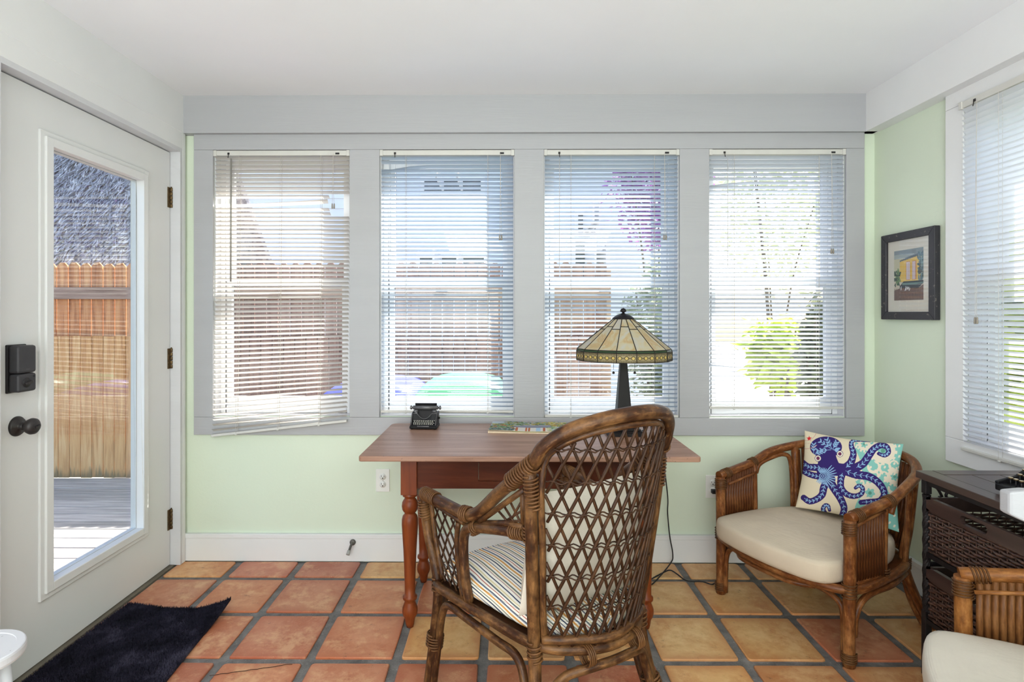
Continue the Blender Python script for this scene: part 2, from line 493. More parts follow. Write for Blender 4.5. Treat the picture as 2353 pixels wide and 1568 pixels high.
col = k.mix(k.math('MULTIPLY', k.math('SUBTRACT', n2, 0.36), 1.6), k.mix(1.0, col, (0.82, 0.74, 0.68, 1), 'MULTIPLY'), col)
pm = k.ramp(k.math('ADD', k.math('MULTIPLY', n4, 0.75), k.math('MULTIPLY', n2, 0.32)), [(0.53, (0,0,0,1)), (0.64, (1,1,1,1))])
col = k.mix(k.math('MULTIPLY', pm, 0.62), col, pale)
# fired edges: redder and darker towards the rim of each tile
tc = k.n('ShaderNodeTexCoord'); sx = k.n('ShaderNodeSeparateXYZ', Vector=tc.outputs['Object'])
ed = k.math('MAXIMUM', k.math('ABSOLUTE', sx.outputs[0]), k.math('ABSOLUTE', sx.outputs[1]))
ed2 = k.math('ADD', ed, k.math('ADD', k.math('MULTIPLY', k.math('SUBTRACT', n1, 0.5), 0.22), k.math('MULTIPLY', k.math('SUBTRACT', n2, 0.5), 0.05)))
em = k.ramp(ed2, [(0.105, (0,0,0,1)), (0.15, (1,1,1,1))])
col = k.mix(k.math('MULTIPLY', em, 0.62), col, k.mix(1.0, hot, (0.74, 0.52, 0.46, 1), 'MULTIPLY'))
col = k.mix(k.math('MULTIPLY', k.ramp(n2, [(0.30, (1,1,1,1)), (0.39, (0,0,0,1))]), 0.6), col, srgb(84, 54, 40))
col = k.mix(k.math('MULTIPLY', k.math('GREATER_THAN', n3, 0.7), 0.5), col, srgb(216, 178, 140))
M_TILE = k.done(k.bsdf(col, k.math('ADD', k.math('MULTIPLY', n2, 0.3), 0.22), normal=k.bump(n2, 0.25, 0.004), spec=0.45))

def tile_mesh(w, d, seed):
    r = random.Random(seed); P = []
    for cxs, cys, a0 in ((1,-1,-90),(1,1,0),(-1,1,90),(-1,-1,180)):
        rr = r.uniform(0.005, 0.014)
        for t in (0, 45, 90):
            a = math.radians(a0+t)
            P.append((cxs*(w/2-rr)+rr*math.cos(a), cys*(d/2-rr)+rr*math.sin(a)))
        nx, ny = {(1,-1):(1,0),(1,1):(0,1),(-1,1):(-1,0),(-1,-1):(0,-1)}[(cxs,cys)]
        P.append((nx*(w/2+r.uniform(-.002,.0025)), ny*(d/2+r.uniform(-.002,.0025))))
    m = MB(); n = len(P)
    m.v += [Vector((x, y, -0.012)) for x, y in P]
    m.v += [Vector((x, y, -0.0022)) for x, y in P]
    m.v += [Vector((x*(1-0.004/(w/2)), y*(1-0.004/(d/2)), 0.0)) for x, y in P]
    for j in (0, 1):
        for i in range(n):
            i2 = (i+1) % n; m.face((j*n+i, j*n+i2, (j+1)*n+i2, (j+1)*n+i), sm=(j == 1))
    m.face([2*n+i for i in range(n)], sm=False)
    return m.mesh('floor_tile', M_TILE)

g0, g1 = U(603, 1402.7, Z=0), U(1822, 1423, Z=0)
PX, PY = (g1.x-g0.x)/7, 0.3235
gy = (g0.y+g1.y)/2
GAP = 0.034
full = [tile_mesh(PX-GAP, PY-GAP, s) for s in range(4)]
cut_cache = {}
OR = [srgb(218,152,116), srgb(210,144,112), srgb(216,156,124), srgb(204,136,108), srgb(222,158,118)]
YE = [srgb(238,198,138), srgb(232,190,130), srgb(240,204,146), srgb(228,180,128)]
r_ = random.Random(3)
special = {(-1,1):0, (0,1):1, (-2,2):0}
for j in range(-6, 3):
    y0, y1 = gy+j*PY, gy+(j+1)*PY
    for i in range(-3, 10):
        x0, x1 = g0.x+i*PX, g0.x+(i+1)*PX
        lo_x, hi_x = XF-0.035, XR-0.02
        if x1 < lo_x+0.06 or x0 > hi_x-0.04 or y0 > YW-0.06: continue
        a0, a1 = max(x0, lo_x-GAP/2), min(x1, hi_x+GAP/2); b0, b1 = y0, min(y1, YW-0.019+GAP/2)
        xc, yc = (a0+a1)/2, (b0+b1)/2
        if (a1-a0) > PX-1e-4 and (b1-b0) > PY-1e-4: me = full[r_.randrange(4)]; rz = r_.choice((0, PI/2*0, PI))
        else:
            key = (round(a1-a0, 3), round(b1-b0, 3))
            if key not in cut_cache: cut_cache[key] = tile_mesh(a1-a0-GAP, b1-b0-GAP, len(cut_cache)+9)
            me = cut_cache[key]; rz = 0
        o = inst('floor_tile', me, floor, (xc, yc, r_.uniform(-0.0012, 0.0008)), (0, 0, rz+r_.uniform(-.006, .006)))
        yel = 0.10+0.75*max(0, min(1, (xc+0.25)/0.9))
        if j == 1 and xc < 0: yel = 0.45
        if j == 0 and xc < 0: yel = 0.35
        c = r_.choice(YE) if r_.random() < yel else r_.choice(OR)
        f_ = r_.uniform(0.9, 1.06)
        o.color = (c[0]*f_, c[1]*f_, c[2]*f_, 1)
# the crack across one tile near the mat
pa, pb = U(482, 1553, Z=0.0008), U(672, 1526, Z=0.0008)
cr = [pa.lerp(pb, t)+Vector((0, random.uniform(-.003,.003), 0)) for t in [i/14 for i in range(15)]]
MB().tube(cr, 0.0011, 4).build('tile_crack', metal('crack_dark', srgb(60,36,26), 0.9, 0.0), floor)

# ------------------------------------------------------------------ windows
def window(n, x0, x1, z0, z1, loc, rz, label):
    """double-hung vinyl window; local x along the wall, y outwards, z up"""
    r = empty('window_%d' % n, loc, rz, label, kind='structure')
    w, h = x1-x0, z1-z0
    m = MB()
    t = 0.005
    m.box(x0, x0+t, 0.0, WT, 0, h); m.box(x1-t, x1, 0.0, WT, 0, h); m.box(x0+t, x1-t, 0.0, WT, h-t, h)
    m.box(x0+t, x1-t, 0.0, WT+0.015, 0, t)
    m.build('jamb_lining', M_TRIM, r, 0.001)
    fx = 0.028; a, b = x0+t, x1-t
    m = MB()
    m.box(a, a+fx, 0.05, 0.115, t, h-t); m.box(b-fx, b, 0.05, 0.115, t, h-t)
    m.box(a+fx, b-fx, 0.05, 0.115, h-t-fx, h-t); m.box(a+fx, b-fx, 0.05, 0.115, t, t+0.04)
    m.build('window_frame', M_VINYL, r, 0.002)
    zm = 0.505*h
    a2, b2 = a+fx, b-fx
    def sash(name, za, zb, y0, y1, mr_low, mr_top):
        s_ = 0.026; m = MB()
        m.box(a2, a2+s_, y0, y1, za, zb); m.box(b2-s_, b2, y0, y1, za, zb)
        m.box(a2+s_, b2-s_, y0, y1, za, za+mr_low); m.box(a2+s_, b2-s_, y0, y1, zb-mr_top, zb)
        o = m.build(name, M_VINYL, r, 0.003)
        g = MB().box(a2+s_-0.003, b2-s_+0.003, (y0+y1)/2-0.002, (y0+y1)/2+0.002, za+mr_low-0.003, zb-mr_top+0.003)
        g.build('pane', M_GLASS, o)
        return o
    sash('upper_sash', zm-0.015, h-t-fx, 0.088, 0.112, 0.032, 0.036)
    lo = sash('lower_sash', t+0.04, zm+0.017, 0.058, 0.084, 0.045, 0.034)
    lk = MB().box((a+b)/2-0.03, (a+b)/2+0.03, 0.045, 0.058, zm+0.002, zm+0.014)
    lk.build('sash_lock', M_VINYL, lo, 0.003)
    return r
WLAB = ['white double-hung window nearest the door', 'white double-hung window behind the miniature typewriter',
        'white double-hung window behind the stained glass lamp', 'white double-hung window at the right end of the back wall']
for i, (a, b) in enumerate(WX):
    c = (a+b)/2
    window(i+1, a-c, b-c, WZ0, WZ1, (c, YW, WZ0), 0, WLAB[i])
window(5, -rw/2, rw/2, rz0, rz1, (XR, (ry0+ry1)/2, rz0), -PI/2, 'white double-hung window in the right wall')

# ------------------------------------------------------------------ mini blinds
def slat_mesh(L, w=0.025, tilt=28, crown=0.0022, bend=None, mat=None):
    """one curved aluminium slat; the room-side edge is the high one"""
    m = MB(); K = 4; cols = [-L/2, -L/2+0.002, L/2-0.002, L/2] if bend is None else bend
    ta = math.radians(tilt)
    for x, *off in [(c if isinstance(c, tuple) else (c,)) for c in cols]:
        dz = off[0] if off else 0.0; dt = math.radians(off[1]) if len(off) > 1 else 0.0
        for q in range(K+1):
            s_ = q/K-0.5; u_ = s_*w; hgt = crown*(1-4*s_*s_)
            a_ = ta+dt
            m.v.append(Vector((x, u_*math.cos(a_)+hgt*math.sin(a_), -u_*math.sin(a_)+hgt*math.cos(a_)+dz)))
    nc = len(cols)
    for i in range(nc-1):
        for q in range(K):
            m.face((i*(K+1)+q, (i+1)*(K+1)+q, (i+1)*(K+1)+q+1, i*(K+1)+q+1), sm=True)
    return m.mesh('slat', mat or M_SLAT)

def blind(label, L, H, loc, rz, y_off, ladders, wand=None, cord=None, special=None, zfun=None, pitch=0.0217, tilt=28, mat=None):
    """H: drop from the headrail top to the bottom rail; local z=0 is the headrail top"""
    r = empty('mini_blind', loc, rz, label, 'window blind', 'white mini blinds hanging in the windows')
    MB().box(-L/2+0.012, L/2-0.012, -0.014+y_off, 0.016+y_off, -0.0265, -0.001).build('headrail', M_RAIL, r, 0.0015)
    for s_ in (-1, 1):
        m = MB().box(min(s_*L/2, s_*(L/2-0.016)), max(s_*L/2, s_*(L/2-0.016)), -0.018+y_off, 0.018+y_off, -0.030, 0.0)
        m.build('bracket', M_RAIL, r, 0.0015)
    MB().box(L/2-0.072, L/2-0.052, -0.0165+y_off, -0.013+y_off, -0.022, -0.013).build('cord_lock', M_DARK, r, 0.001)
    m = MB().box(-L/2+0.072, -L/2+0.082, -0.0165+y_off, -0.013+y_off, -0.022, -0.012); m.tube([(-L/2+0.077,-0.017+y_off,-0.02),(-L/2+0.078,-0.022+y_off,-0.04)], 0.0018, 6)
    m.build('tilt_hook', M_BRONZE, r)
    ns = int((H-0.035)/pitch)
    me = slat_mesh(L-0.011, tilt=tilt, mat=mat)
    special = special or {}
    zf = zfun or (lambda x, t: 0.0)
    sh = lambda t: 0.040*max(0, (t-.3)/.7)**1.4 if zfun else 0.0
    for i in range(ns):
        z = -0.038-i*pitch
        t = i/(ns-1)
        zl, zr = zf(-1, t), zf(1, t)
        jit = random.uniform(-0.0004, 0.0004)
        kw = special.get(i)
        if kw == 'skip': continue
        use, ex = me, 0.0
        if isinstance(kw, dict): use = slat_mesh(L-0.011, tilt=tilt, mat=mat, **kw)
        roll = math.atan2(zr-zl, L)
        inst('slat', use, r, (0, y_off-sh(t), z+(zl+zr)/2+jit), (random.uniform(-.013,.013), -roll, 0))
    zb = -0.038-ns*pitch-0.004
    zl, zr = zf(-1, 1.0), zf(1, 1.0)
    yb = y_off-sh(1)
    MB().box(-L/2+0.004, L/2-0.004, -0.012, 0.012, -0.006, 0.006).build('bottom_rail', M_RAIL, r, 0.002, loc=(0, yb, zb+(zl+zr)/2)).rotation_euler = (0, -math.atan2(zr-zl, L), 0)
    for lx in ladders:
        zz = zf(-1, 1)*(0.5-lx/L)+zf(1, 1)*(0.5+lx/L)
        m = MB()
        for dy in (-0.0135, 0.0135):
            m.tube([(lx, y_off+dy, -0.027), (lx, yb+dy, zb+zz)], 0.0007, 4)
        m.tube([(lx+0.004, y_off-0.002, -0.027), (lx+0.004, yb-0.002, zb+zz)], 0.0007, 4)
        m.build('ladder_cord', M_CORD, r)
        MB().lathe([(0.0, -0.004), (0.006, -0.003), (0.006, 0.001), (0.0, 0.002)], (lx, yb-0.011, zb+zz-0.006), 8).build('cord_button', M_RAIL, r)
    if cord:
        cxx, cl = cord
        m = MB()
        for dx in (-0.002, 0.003):
            m.tube(spline([(cxx, -0.016+y_off, -0.02), (cxx+dx*0.6, -0.02+y_off, -cl*0.5), (cxx+dx*1.6, -0.02+y_off, -cl)], 4), 0.0009, 4)
        c_ = m.build('lift_cord', M_CORD, r)
        m = MB()
        for dx in (-0.004, 0.006): m.lathe([(0.0014, 0.0), (0.0035, -0.004), (0.0045, -0.024), (0.003, -0.027)], (cxx+dx, -0.02+y_off, -cl), 8)
        m.build('tassel', paint('tassel_grey', srgb(150,142,130), 0.5), c_)
    if wand:
        wx, wl_, wr_ = wand
        MB().tube([(wx, -0.024+y_off, -0.045), (wx-0.001, -0.026+y_off, -0.045-wl_)], wr_, 6).build('tilt_wand', paint('wand', srgb(150,146,140) if wr_ > .002 else srgb(205,205,205), 0.4), r)
    return r

zt_b = WZ1-0.001
def back_blind(i, label, **kw):
    a, b = WX[i]
    return blind(label, b-a-0.001, kw.pop('H'), ((a+b)/2, YW-0.004, zt_b), 0, 0.003, **kw)
Lw = [b-a for a, b in WX]
sc_ = 2.91/FPX
# blind 1: crooked, bottom rail hanging lower on the left, some slats snapped at the right
def zf1(s, t):
    e = max(0.0, (t-0.25)/0.75)
    return (-0.100*e*e*0.95 if s < 0 else -0.018*e)
sp1 = {}
hl = Lw[0]/2-0.006
for q in (5, 6, 7): sp1[q] = dict(bend=[(-hl,0,0),(hl*0.65,0,0),(hl*0.652,0,0)] if q > 4 else None)
sp1 = {5: dict(bend=[(-hl,0,4),(hl,0.0,2)]), 9: dict(bend=[(-hl,0,0),(hl*0.70,0,0)]), 11: dict(bend=[(-hl,0,0),(-hl*0.6,-.002,0),(hl*.1,0.009,10),(hl*0.68,0.02,22)]),
       10: 'skip', 12: dict(bend=[(-hl,0,0),(hl*0.70,0,0)]), 13: dict(bend=[(-hl,0,0),(hl*0.72,0,0)])}
back_blind(0, 'crooked white mini blind nearest the door with snapped slats and a grey wand', H=WZ1-px_z(955, 640, YW)+0.004,
           ladders=(-0.215, -0.005, 0.20), wand=(-Lw[0]/2+0.095, 0.62, 0.0045), cord=(Lw[0]/2-0.083, 0.27), special=sp1, zfun=zf1, tilt=30, mat=M_SLATW)
hl = Lw[1]/2-0.006
back_blind(1, 'straight white mini blind in the window behind the miniature typewriter', H=WZ1-WZ0-0.012,
           ladders=(-0.21, 0.205), cord=(Lw[1]/2-0.07, 0.43), special={2: dict(bend=[(-hl,-0.03,-6),(-hl*.55,-.006,0),(-hl*.3,0,0),(hl,0,0)])}, tilt=26)
hl = Lw[2]/2-0.006
back_blind(2, 'white mini blind in the window behind the stained glass lamp', H=WZ1-WZ0-0.004,
           ladders=(-0.205, 0.215), cord=(Lw[2]/2-0.075, 0.43), wand=(-Lw[2]/2+0.078, 0.55, 0.0016), tilt=26)
hl = Lw[3]/2-0.006
back_blind(3, 'shorter white mini blind in the rightmost back window, ending above the sill', H=WZ1-px_z(940, 1780, YW),
           ladders=(-0.215, 0.21), cord=(Lw[3]/2-0.072, 0.5), wand=(-Lw[3]/2+0.09, 0.55, 0.0016),
           special={6: dict(bend=[(-hl,-0.018,-8),(-hl*.6,-.004,0),(-hl*.4,0,0),(hl,0,0)]), 17: dict(bend=[(-hl,0,0),(hl*.7,0,0),(hl,-0.012,4)]),
                    49: dict(bend=[(-hl,0.012,8),(-hl*.6,0,0),(-hl*.55,0,0),(hl,0,0)])}, tilt=28, mat=M_SLATP)
blind('white mini blind in the right wall window above the dark drawer chest', rw-0.001, U(2213, 240, X=XR).z-U(2213, 1022, X=XR).z, (XR-0.022, (ry0+ry1)/2, rz1+0.002), -PI/2, 0.0,
      ladders=(-0.245, 0.25), cord=(-rw/2+0.09, 0.86), tilt=46, mat=M_SLATR)
# ------------------------------------------------------------------ the glazed door
door = empty('door_1', (XD, (dy0+dy1)/2, 0), 0, 'white door with one tall glass pane and dark bronze lock and knob', kind='structure')
gy0, gy1 = U(108, 800, X=XD).y, U(326, 800, X=XD).y
gzt, gzb = U(326, 411, X=XD).z, U(326, 1217, X=XD).z
TH = 0.044
m = MB()
m.box(XD-TH, XD, dy0, gy0-0.004, dz0, dz1); m.box(XD-TH, XD, gy1+0.004, dy1, dz0, dz1)
m.box(XD-TH, XD, gy0-0.004, gy1+0.004, dz0, gzb-0.004); m.box(XD-TH, XD, gy0-0.004, gy1+0.004, gzt+0.004, dz1)
m.build('door_leaf', M_DOORP, door, world=True)
# moulded lite frame around the glass, in three steps
def ring(name, w0, w1, x0, x1, mat, par=door, bev=0.003):
    m = MB()
    o = (gy0-w1, gy1+w1, gzb-w1, gzt+w1); i_ = (gy0-w0, gy1+w0, gzb-w0, gzt+w0)
    m.box(x0, x1, o[0], i_[0], o[2], o[3]); m.box(x0, x1, i_[1], o[1], o[2], o[3])
    m.box(x0, x1, i_[0], i_[1], o[2], i_[2]); m.box(x0, x1, i_[0], i_[1], i_[3], o[3])
    return m.build(name, mat, par, bev, world=(par == door))
lf = ring('glass_frame', 0.004, 0.042, XD-0.001, XD+0.009, M_DOORP)
ring('glass_frame_bead', -0.010, 0.022, XD-0.02, XD+0.017, M_DOORP)
ring('glass_stop', -0.012, 0.004, XD-TH, XD-0.019, M_DOORP, bev=0.001)
MB().box(XD-0.024, XD-0.019, gy0-0.003, gy1+0.003, gzb-0.003, gzt+0.003).build('pane', M_DOORGLASS, door, world=True)
MB().box(XD-TH, XD-0.002, dy0+0.01, dy1-0.003, 0.004, dz0+0.004).build('door_sweep', paint('sweep_grey', srgb(96,92,84), 0.7, 0.1), door, world=True)
# hinges
for py in (455, 824, 1193):
    p = U(393, py, X=XD+0.004); m = MB()
    hh = 0.1
    for q in range(5):
        z0 = p.z-hh/2+q*hh/5
        m.lathe([(0.006, z0+0.0008), (0.0068, z0+0.002), (0.0068, z0+hh/5-0.002), (0.006, z0+hh/5-0.0008)], (XD+0.006, dy1+0.004, 0), 10)
    m.lathe([(0.0, p.z+hh/2+0.006), (0.004, p.z+hh/2+0.004), (0.004, p.z+hh/2)][::-1], (XD+0.006, dy1+0.004, 0), 8)
    m.box(XD+0.0002, XD+0.003, dy1-0.02, dy1+0.002, p.z-hh/2, p.z+hh/2)
    m.build('hinge', M_BRASS, door, world=True)
# keypad deadbolt, inside body
pc = U(40, 850, X=XD+0.02); yk = U(34, 850, X=XD).y
k0, k1 = U(30, 795, X=XD+0.02).z, U(30, 903, X=XD+0.02).z
kw = 0.073
m = MB().box(XD, XD+0.008, yk-kw/2-0.003, yk+kw/2+0.003, k1-0.003, k0+0.003)
db = m.build('deadbolt', M_DARK, door, 0.003, world=True)
kz = k1+0.4*(k0-k1)
mk = metal('lock_body', srgb(58,57,60), 0.5, 0.1, 0.1)
def sub(mb, name, mat, bevel=0.0, par=db):
    mb.xform(Matrix.Translation(-Vector(door.location)))
    return mb.build(name, mat, par, bevel)
sub(MB().box(XD+0.008, XD+0.046, yk-kw/2, yk+kw/2, kz+0.0007, k0), 'battery_cover', mk, 0.008)
sub(MB().box(XD+0.008, XD+0.046, yk-kw/2, yk+kw/2, k1, kz-0.0007), 'lock_housing', mk, 0.008)
tz = k1+0.20*(k0-k1)
sub(MB().lathe([(0.0165, XD+0.044), (0.0165, XD+0.0475), (0.0, XD+0.0475)], (0, yk-0.006, tz), 20, axis='x'), 'turn_plate', M_DARK)
mm = MB().box(-0.015, 0.015, -0.0045, 0.0045, 0, 0.012); mm.xform(Matrix.Translation((XD+0.0475, yk-0.006, tz)) @ Matrix.Rotation(math.radians(12), 4, 'X') @ Matrix.Rotation(PI/2, 4, 'Z') @ Matrix.Rotation(PI/2, 4, 'X'))
sub(mm, 'thumb_turn', M_BRONZE, 0.003)
sub(MB().lathe([(0.0045, XD+0.045), (0.003, XD+0.0485), (0.0, XD+0.0487)], (0, yk+0.024, kz-0.012), 10, axis='x'), 'lock_button', M_DARK)
sub(MB().box(XD+0.0455, XD+0.0463, yk-0.009, yk+0.006, kz+0.013, kz+0.0145), 'badge', metal('badge', srgb(92,90,92), 0.4, 0.5))
# knob
yn, zn = U(38, 980, X=XD).y, U(38, 980, X=XD).z
m = MB().lathe([(0.034, XD), (0.034, XD+0.004), (0.030, XD+0.010), (0.016, XD+0.014), (0.013, XD+0.020), (0.0125, XD+0.032)], (0, yn, zn), 28, axis='x')
rose = m.build('knob_rose', M_BRONZE, door, world=True)
sub(MB().lathe([(0.0125, XD+0.028), (0.014, XD+0.034), (0.024, XD+0.042), (0.028, XD+0.052), (0.0265, XD+0.062), (0.019, XD+0.069), (0.011, XD+0.071), (0.0, XD+0.071)], (0, yn, zn), 28, axis='x'), 'door_knob', M_BRONZE, par=rose)
mm = MB().box(-0.009, 0.009, -0.0035, 0.0035, 0, 0.007); mm.xform(Matrix.Translation((XD+0.070, yn, zn)) @ Matrix.Rotation(math.radians(15), 4, 'X') @ Matrix.Rotation(PI/2, 4, 'Z') @ Matrix.Rotation(PI/2, 4, 'X'))
sub(mm, 'privacy_turn', M_BRONZE, 0.0015, rose)
# threshold
trim(MB().box(XL-0.15, XF-0.03, dy0-0.03, dy1+0.02, -0.10, 0.002), 'grey worn threshold under the door').data.materials[0] = paint('threshold', srgb(112,104,90), 0.7, 0.15, 12)

# door stop, outlets
p = U(811, 1246, Y=YW-0.018)
ds = empty('door_stop', (p.x, YW-0.02, p.z), 0, 'small bent metal door stop screwed to the back baseboard', 'door stop')
M_DST = metal('dull_pewter', srgb(112,110,104), 0.5, 0.4, 0.3)
MB().lathe([(0.015, 0.0), (0.015, -0.005), (0.008, -0.010)][::-1], (0, 0, 0), 16, axis='y').build('base_plate', M_DST, ds)
MB().tube(spline([(0,-0.004,0), (-0.002,-0.028,-0.006), (-0.006,-0.05,-0.026)], 6), 0.0062, 8).build('stem', M_DST, ds)
MB().tube([(-0.006,-0.047,-0.023), (-0.0095,-0.060,-0.040)], [0.008, 0.009], 12).build('rubber_tip', paint('grey_rubber', srgb(160,160,156), 0.7), ds)

M_PLATE = paint('outlet_plate', srgb(232,232,226), 0.35, 0.02, 5, 0, 10)
def outlet(px, py, label):
    p = U(px, py, Y=YW)
    r = empty('wall_outlet', (p.x, YW, p.z), 0, label, 'outlet', 'duplex outlets on the back wall')
    MB().box(-0.035, 0.035, -0.006, 0, -0.0575, 0.0575).build('cover_plate', M_PLATE, r, 0.0025)
    for s_ in (-1, 1):
        f = MB().lathe([(0.0165, -0.0055), (0.0165, -0.0085), (0.0, -0.0085)], (0, 0, s_*0.0195), 20, axis='y').build('socket', M_PLATE, r)
        m = MB()
        m.box(-0.0075, -0.0055, -0.0092, -0.0084, s_*0.0195-0.001, s_*0.0195+0.008); m.box(0.0055, 0.0075, -0.0092, -0.0084, s_*0.0195-0.001, s_*0.0195+0.007)
        m.lathe([(0.003, -0.0084), (0.003, -0.0092), (0.0, -0.0092)], (0, 0, s_*0.0195-0.007), 8, axis='y')
        m.build('slots', M_DARK, f)
    MB().lathe([(0.003, -0.0055), (0.003, -0.0072), (0.0, -0.0075)], (0, 0, 0), 10, axis='y').build('screw', M_PLATE, r)
    return r, p
outlet(880, 1104, 'white duplex outlet on the green wall left of the desk leg, nothing plugged in')
o2, p2 = outlet(1637, 1118, 'white duplex outlet behind the rattan armchair with a black plug in it')

# ------------------------------------------------------------------ framed print on the right wall
def polyfill(img, poly, c):
    """img (H,W,3) painted inside poly given in 0..1 coordinates (x right, y down)"""
    H_, W_, _ = img.shape
    yy, xx = np.mgrid[0:H_, 0:W_]; xx = (xx+0.5)/W_; yy = (yy+0.5)/H_
    ins = np.zeros((H_, W_), bool); n = len(poly)
    for i in range(n):
        x1, y1 = poly[i]; x2, y2 = poly[(i+1) % n]
        cnd = ((y1 > yy) != (y2 > yy)) & (xx < (x2-x1)*(yy-y1)/((y2-y1) if abs(y2-y1) > 1e-9 else 1e-9)+x1)
        ins ^= cnd
    img[ins] = c
def blot(img, n, box, cs, r0, r1, ar=1.0):
    H_, W_, _ = img.shape
    yy, xx = np.mgrid[0:H_, 0:W_]; xx = (xx+0.5)/W_; yy = (yy+0.5)/H_
    for _ in range(n):
        cx_, cy_ = rng.uniform(box[0], box[2]), rng.uniform(box[1], box[3]); r = rng.uniform(r0, r1); a = rng.uniform(0, PI)
        dx, dy = xx-cx_, yy-cy_
        u_, v_ = dx*np.cos(a)+dy*np.sin(a), -dx*np.sin(a)+dy*np.cos(a)
        img[(u_/r)**2+(v_/(r*0.45*ar))**2 < 1] = cs[rng.integers(len(cs))]
def L3(*c): return np.array(srgb(*c)[:3])
def print_grid(img, fn, name, mat, parent=None, smooth=False, thick=None):
    """a flat print: one quad per picture cell, coloured by a vertex colour attribute"""
    H_, W_, _ = img.shape
    vs = [fn(i/W_, j/H_) for j in range(H_+1) for i in range(W_+1)]
    m = MB(); m.v = [Vector(v) for v in vs]
    for j in range(H_):
        for i in range(W_):
            a = j*(W_+1)+i; m.face((a, a+W_+1, a+W_+2, a+1), sm=smooth)
    me = m.mesh(name, mat)
    at = me.color_attributes.new('print', 'FLOAT_COLOR', 'CORNER')
    c = np.ones((H_*W_, 4, 4), np.float32); c[:, :, :3] = img.reshape(-1, 1, 3)
    at.data.foreach_set('color', c.ravel())
    o = bpy.data.objects.new(name, me); COL.objects.link(o)
    if parent is not None: o.parent = parent
    return o

XP = XR-0.028
fy0, fy1 = U(2147, 630, X=XP).y, U(2024, 630, X=XP).y
fz0, fz1 = U(2147, 736, X=XP).z, U(2147, 518, X=XP).z
fr = empty('framed_print', (XR, (fy0+fy1)/2, (fz0+fz1)/2), -PI/2, 'black distressed frame holding a small print of a yellow house on the right wall', 'picture')
fw, fh = fy1-fy0, fz1-fz0
kf = NT('distressed_black'); n1 = kf.noise(kf.coords('Object', (1,1,1)), 60, 5, 0.7)
M_FRAME = kf.done(kf.bsdf(kf.ramp(n1, [(0.62, srgb(46,44,50)), (0.70, srgb(150,142,132))]), 0.5, normal=kf.bump(n1, 0.3, 0.002)))
b_ = 0.036
for nm, pts in (('frame_top', [(-fw/2,fh/2),(fw/2,fh/2),(fw/2-b_,fh/2-b_),(-fw/2+b_,fh/2-b_)]), ('frame_bottom', [(-fw/2,-fh/2),(-fw/2+b_,-fh/2+b_),(fw/2-b_,-fh/2+b_),(fw/2,-fh/2)]),
                ('frame_side', [(-fw/2,-fh/2),(-fw/2,fh/2),(-fw/2+b_,fh/2-b_),(-fw/2+b_,-fh/2+b_)]), ('frame_side', [(fw/2,-fh/2),(fw/2-b_,-fh/2+b_),(fw/2-b_,fh/2-b_),(fw/2,fh/2)])):
    m = MB().prism(pts, 0.002, 0.028); m.xform(Matrix(((1,0,0,0),(0,0,-1,0),(0,1,0,0),(0,0,0,1))))
    m.build(nm, M_FRAME, fr, 0.0025)
MB().box(-fw/2+b_-.004, fw/2-b_+.004, -0.016, -0.004, -fh/2+b_-.004, fh/2-b_+.004).build('mat_board', paint('mat_board', srgb(226,216,204), 0.8, 0.02), fr)
A = np.zeros((96, 64, 3)); A[:] = L3(210,196,178)
polyfill(A, [(0,0),(1,0),(1,.17),(0,.17)], L3(140,150,158)); polyfill(A, [(0,.08),(.75,.1),(.3,.17),(0,.16)], L3(170,176,176))
polyfill(A, [(.0,.17),(.3,.17),(.3,.55),(0,.55)], L3(205,196,168)); polyfill(A, [(.2,.2),(.55,.16),(.9,.1),(.9,.62),(.2,.64)], L3(232,190,96))
polyfill(A, [(.2,.2),(.85,.1),(.85,.15),(.2,.23)], L3(96,104,112))
for x in (.42, .62): polyfill(A, [(x,.24),(x+.14,.24),(x+.14,.6),(x,.6)], L3(196,120,70)); polyfill(A, [(x+.02,.25),(x+.06,.25),(x+.06,.59),(x+.02,.59)], L3(222,214,226)); polyfill(A, [(x+.08,.25),(x+.12,.25),(x+.12,.59),(x+.08,.59)], L3(222,214,226))
blot(A, 60, (.84,.1,1,.62), [L3(92,116,128), L3(124,150,152), L3(70,92,96)], .03, .07)
blot(A, 40, (0,.42,.2,.7), [L3(60,92,72), L3(110,136,90), L3(50,70,60)], .03, .07)
polyfill(A, [(.2,.72),(.34,.62),(1,.62),(1,.68),(.82,.78),(.2,.78)], L3(52,56,62)); polyfill(A, [(.3,.66),(1,.66),(1,.69),(.3,.7)], L3(96,124,120))
polyfill(A, [(0,.8),(.2,.76),(.82,.78),(1,.7),(1,1),(0,1)], L3(122,92,84))
for x in np.arange(0.02, 1, .055): polyfill(A, [(x,.76),(x+.018,.76),(x+.03,1),(x+.012,1)], L3(96,70,64))
blot(A, 6, (.24,.74,.6,.8), [L3(226,222,226)], .02, .045)
pw, ph = fw*0.545, fh*0.575
M_PRINT = vcol('printed_paper', 0.7)
print_grid(A, lambda u_, v_: ((u_-.5)*pw, -0.0168, ph*(0.515-v_)), 'print', M_PRINT, fr)
MB().box(-fw/2+b_-.004, fw/2-b_+.004, -0.0215, -0.0195, -fh/2+b_-.004, fh/2-b_+.004).build('picture_glass', M_GLASS, fr)
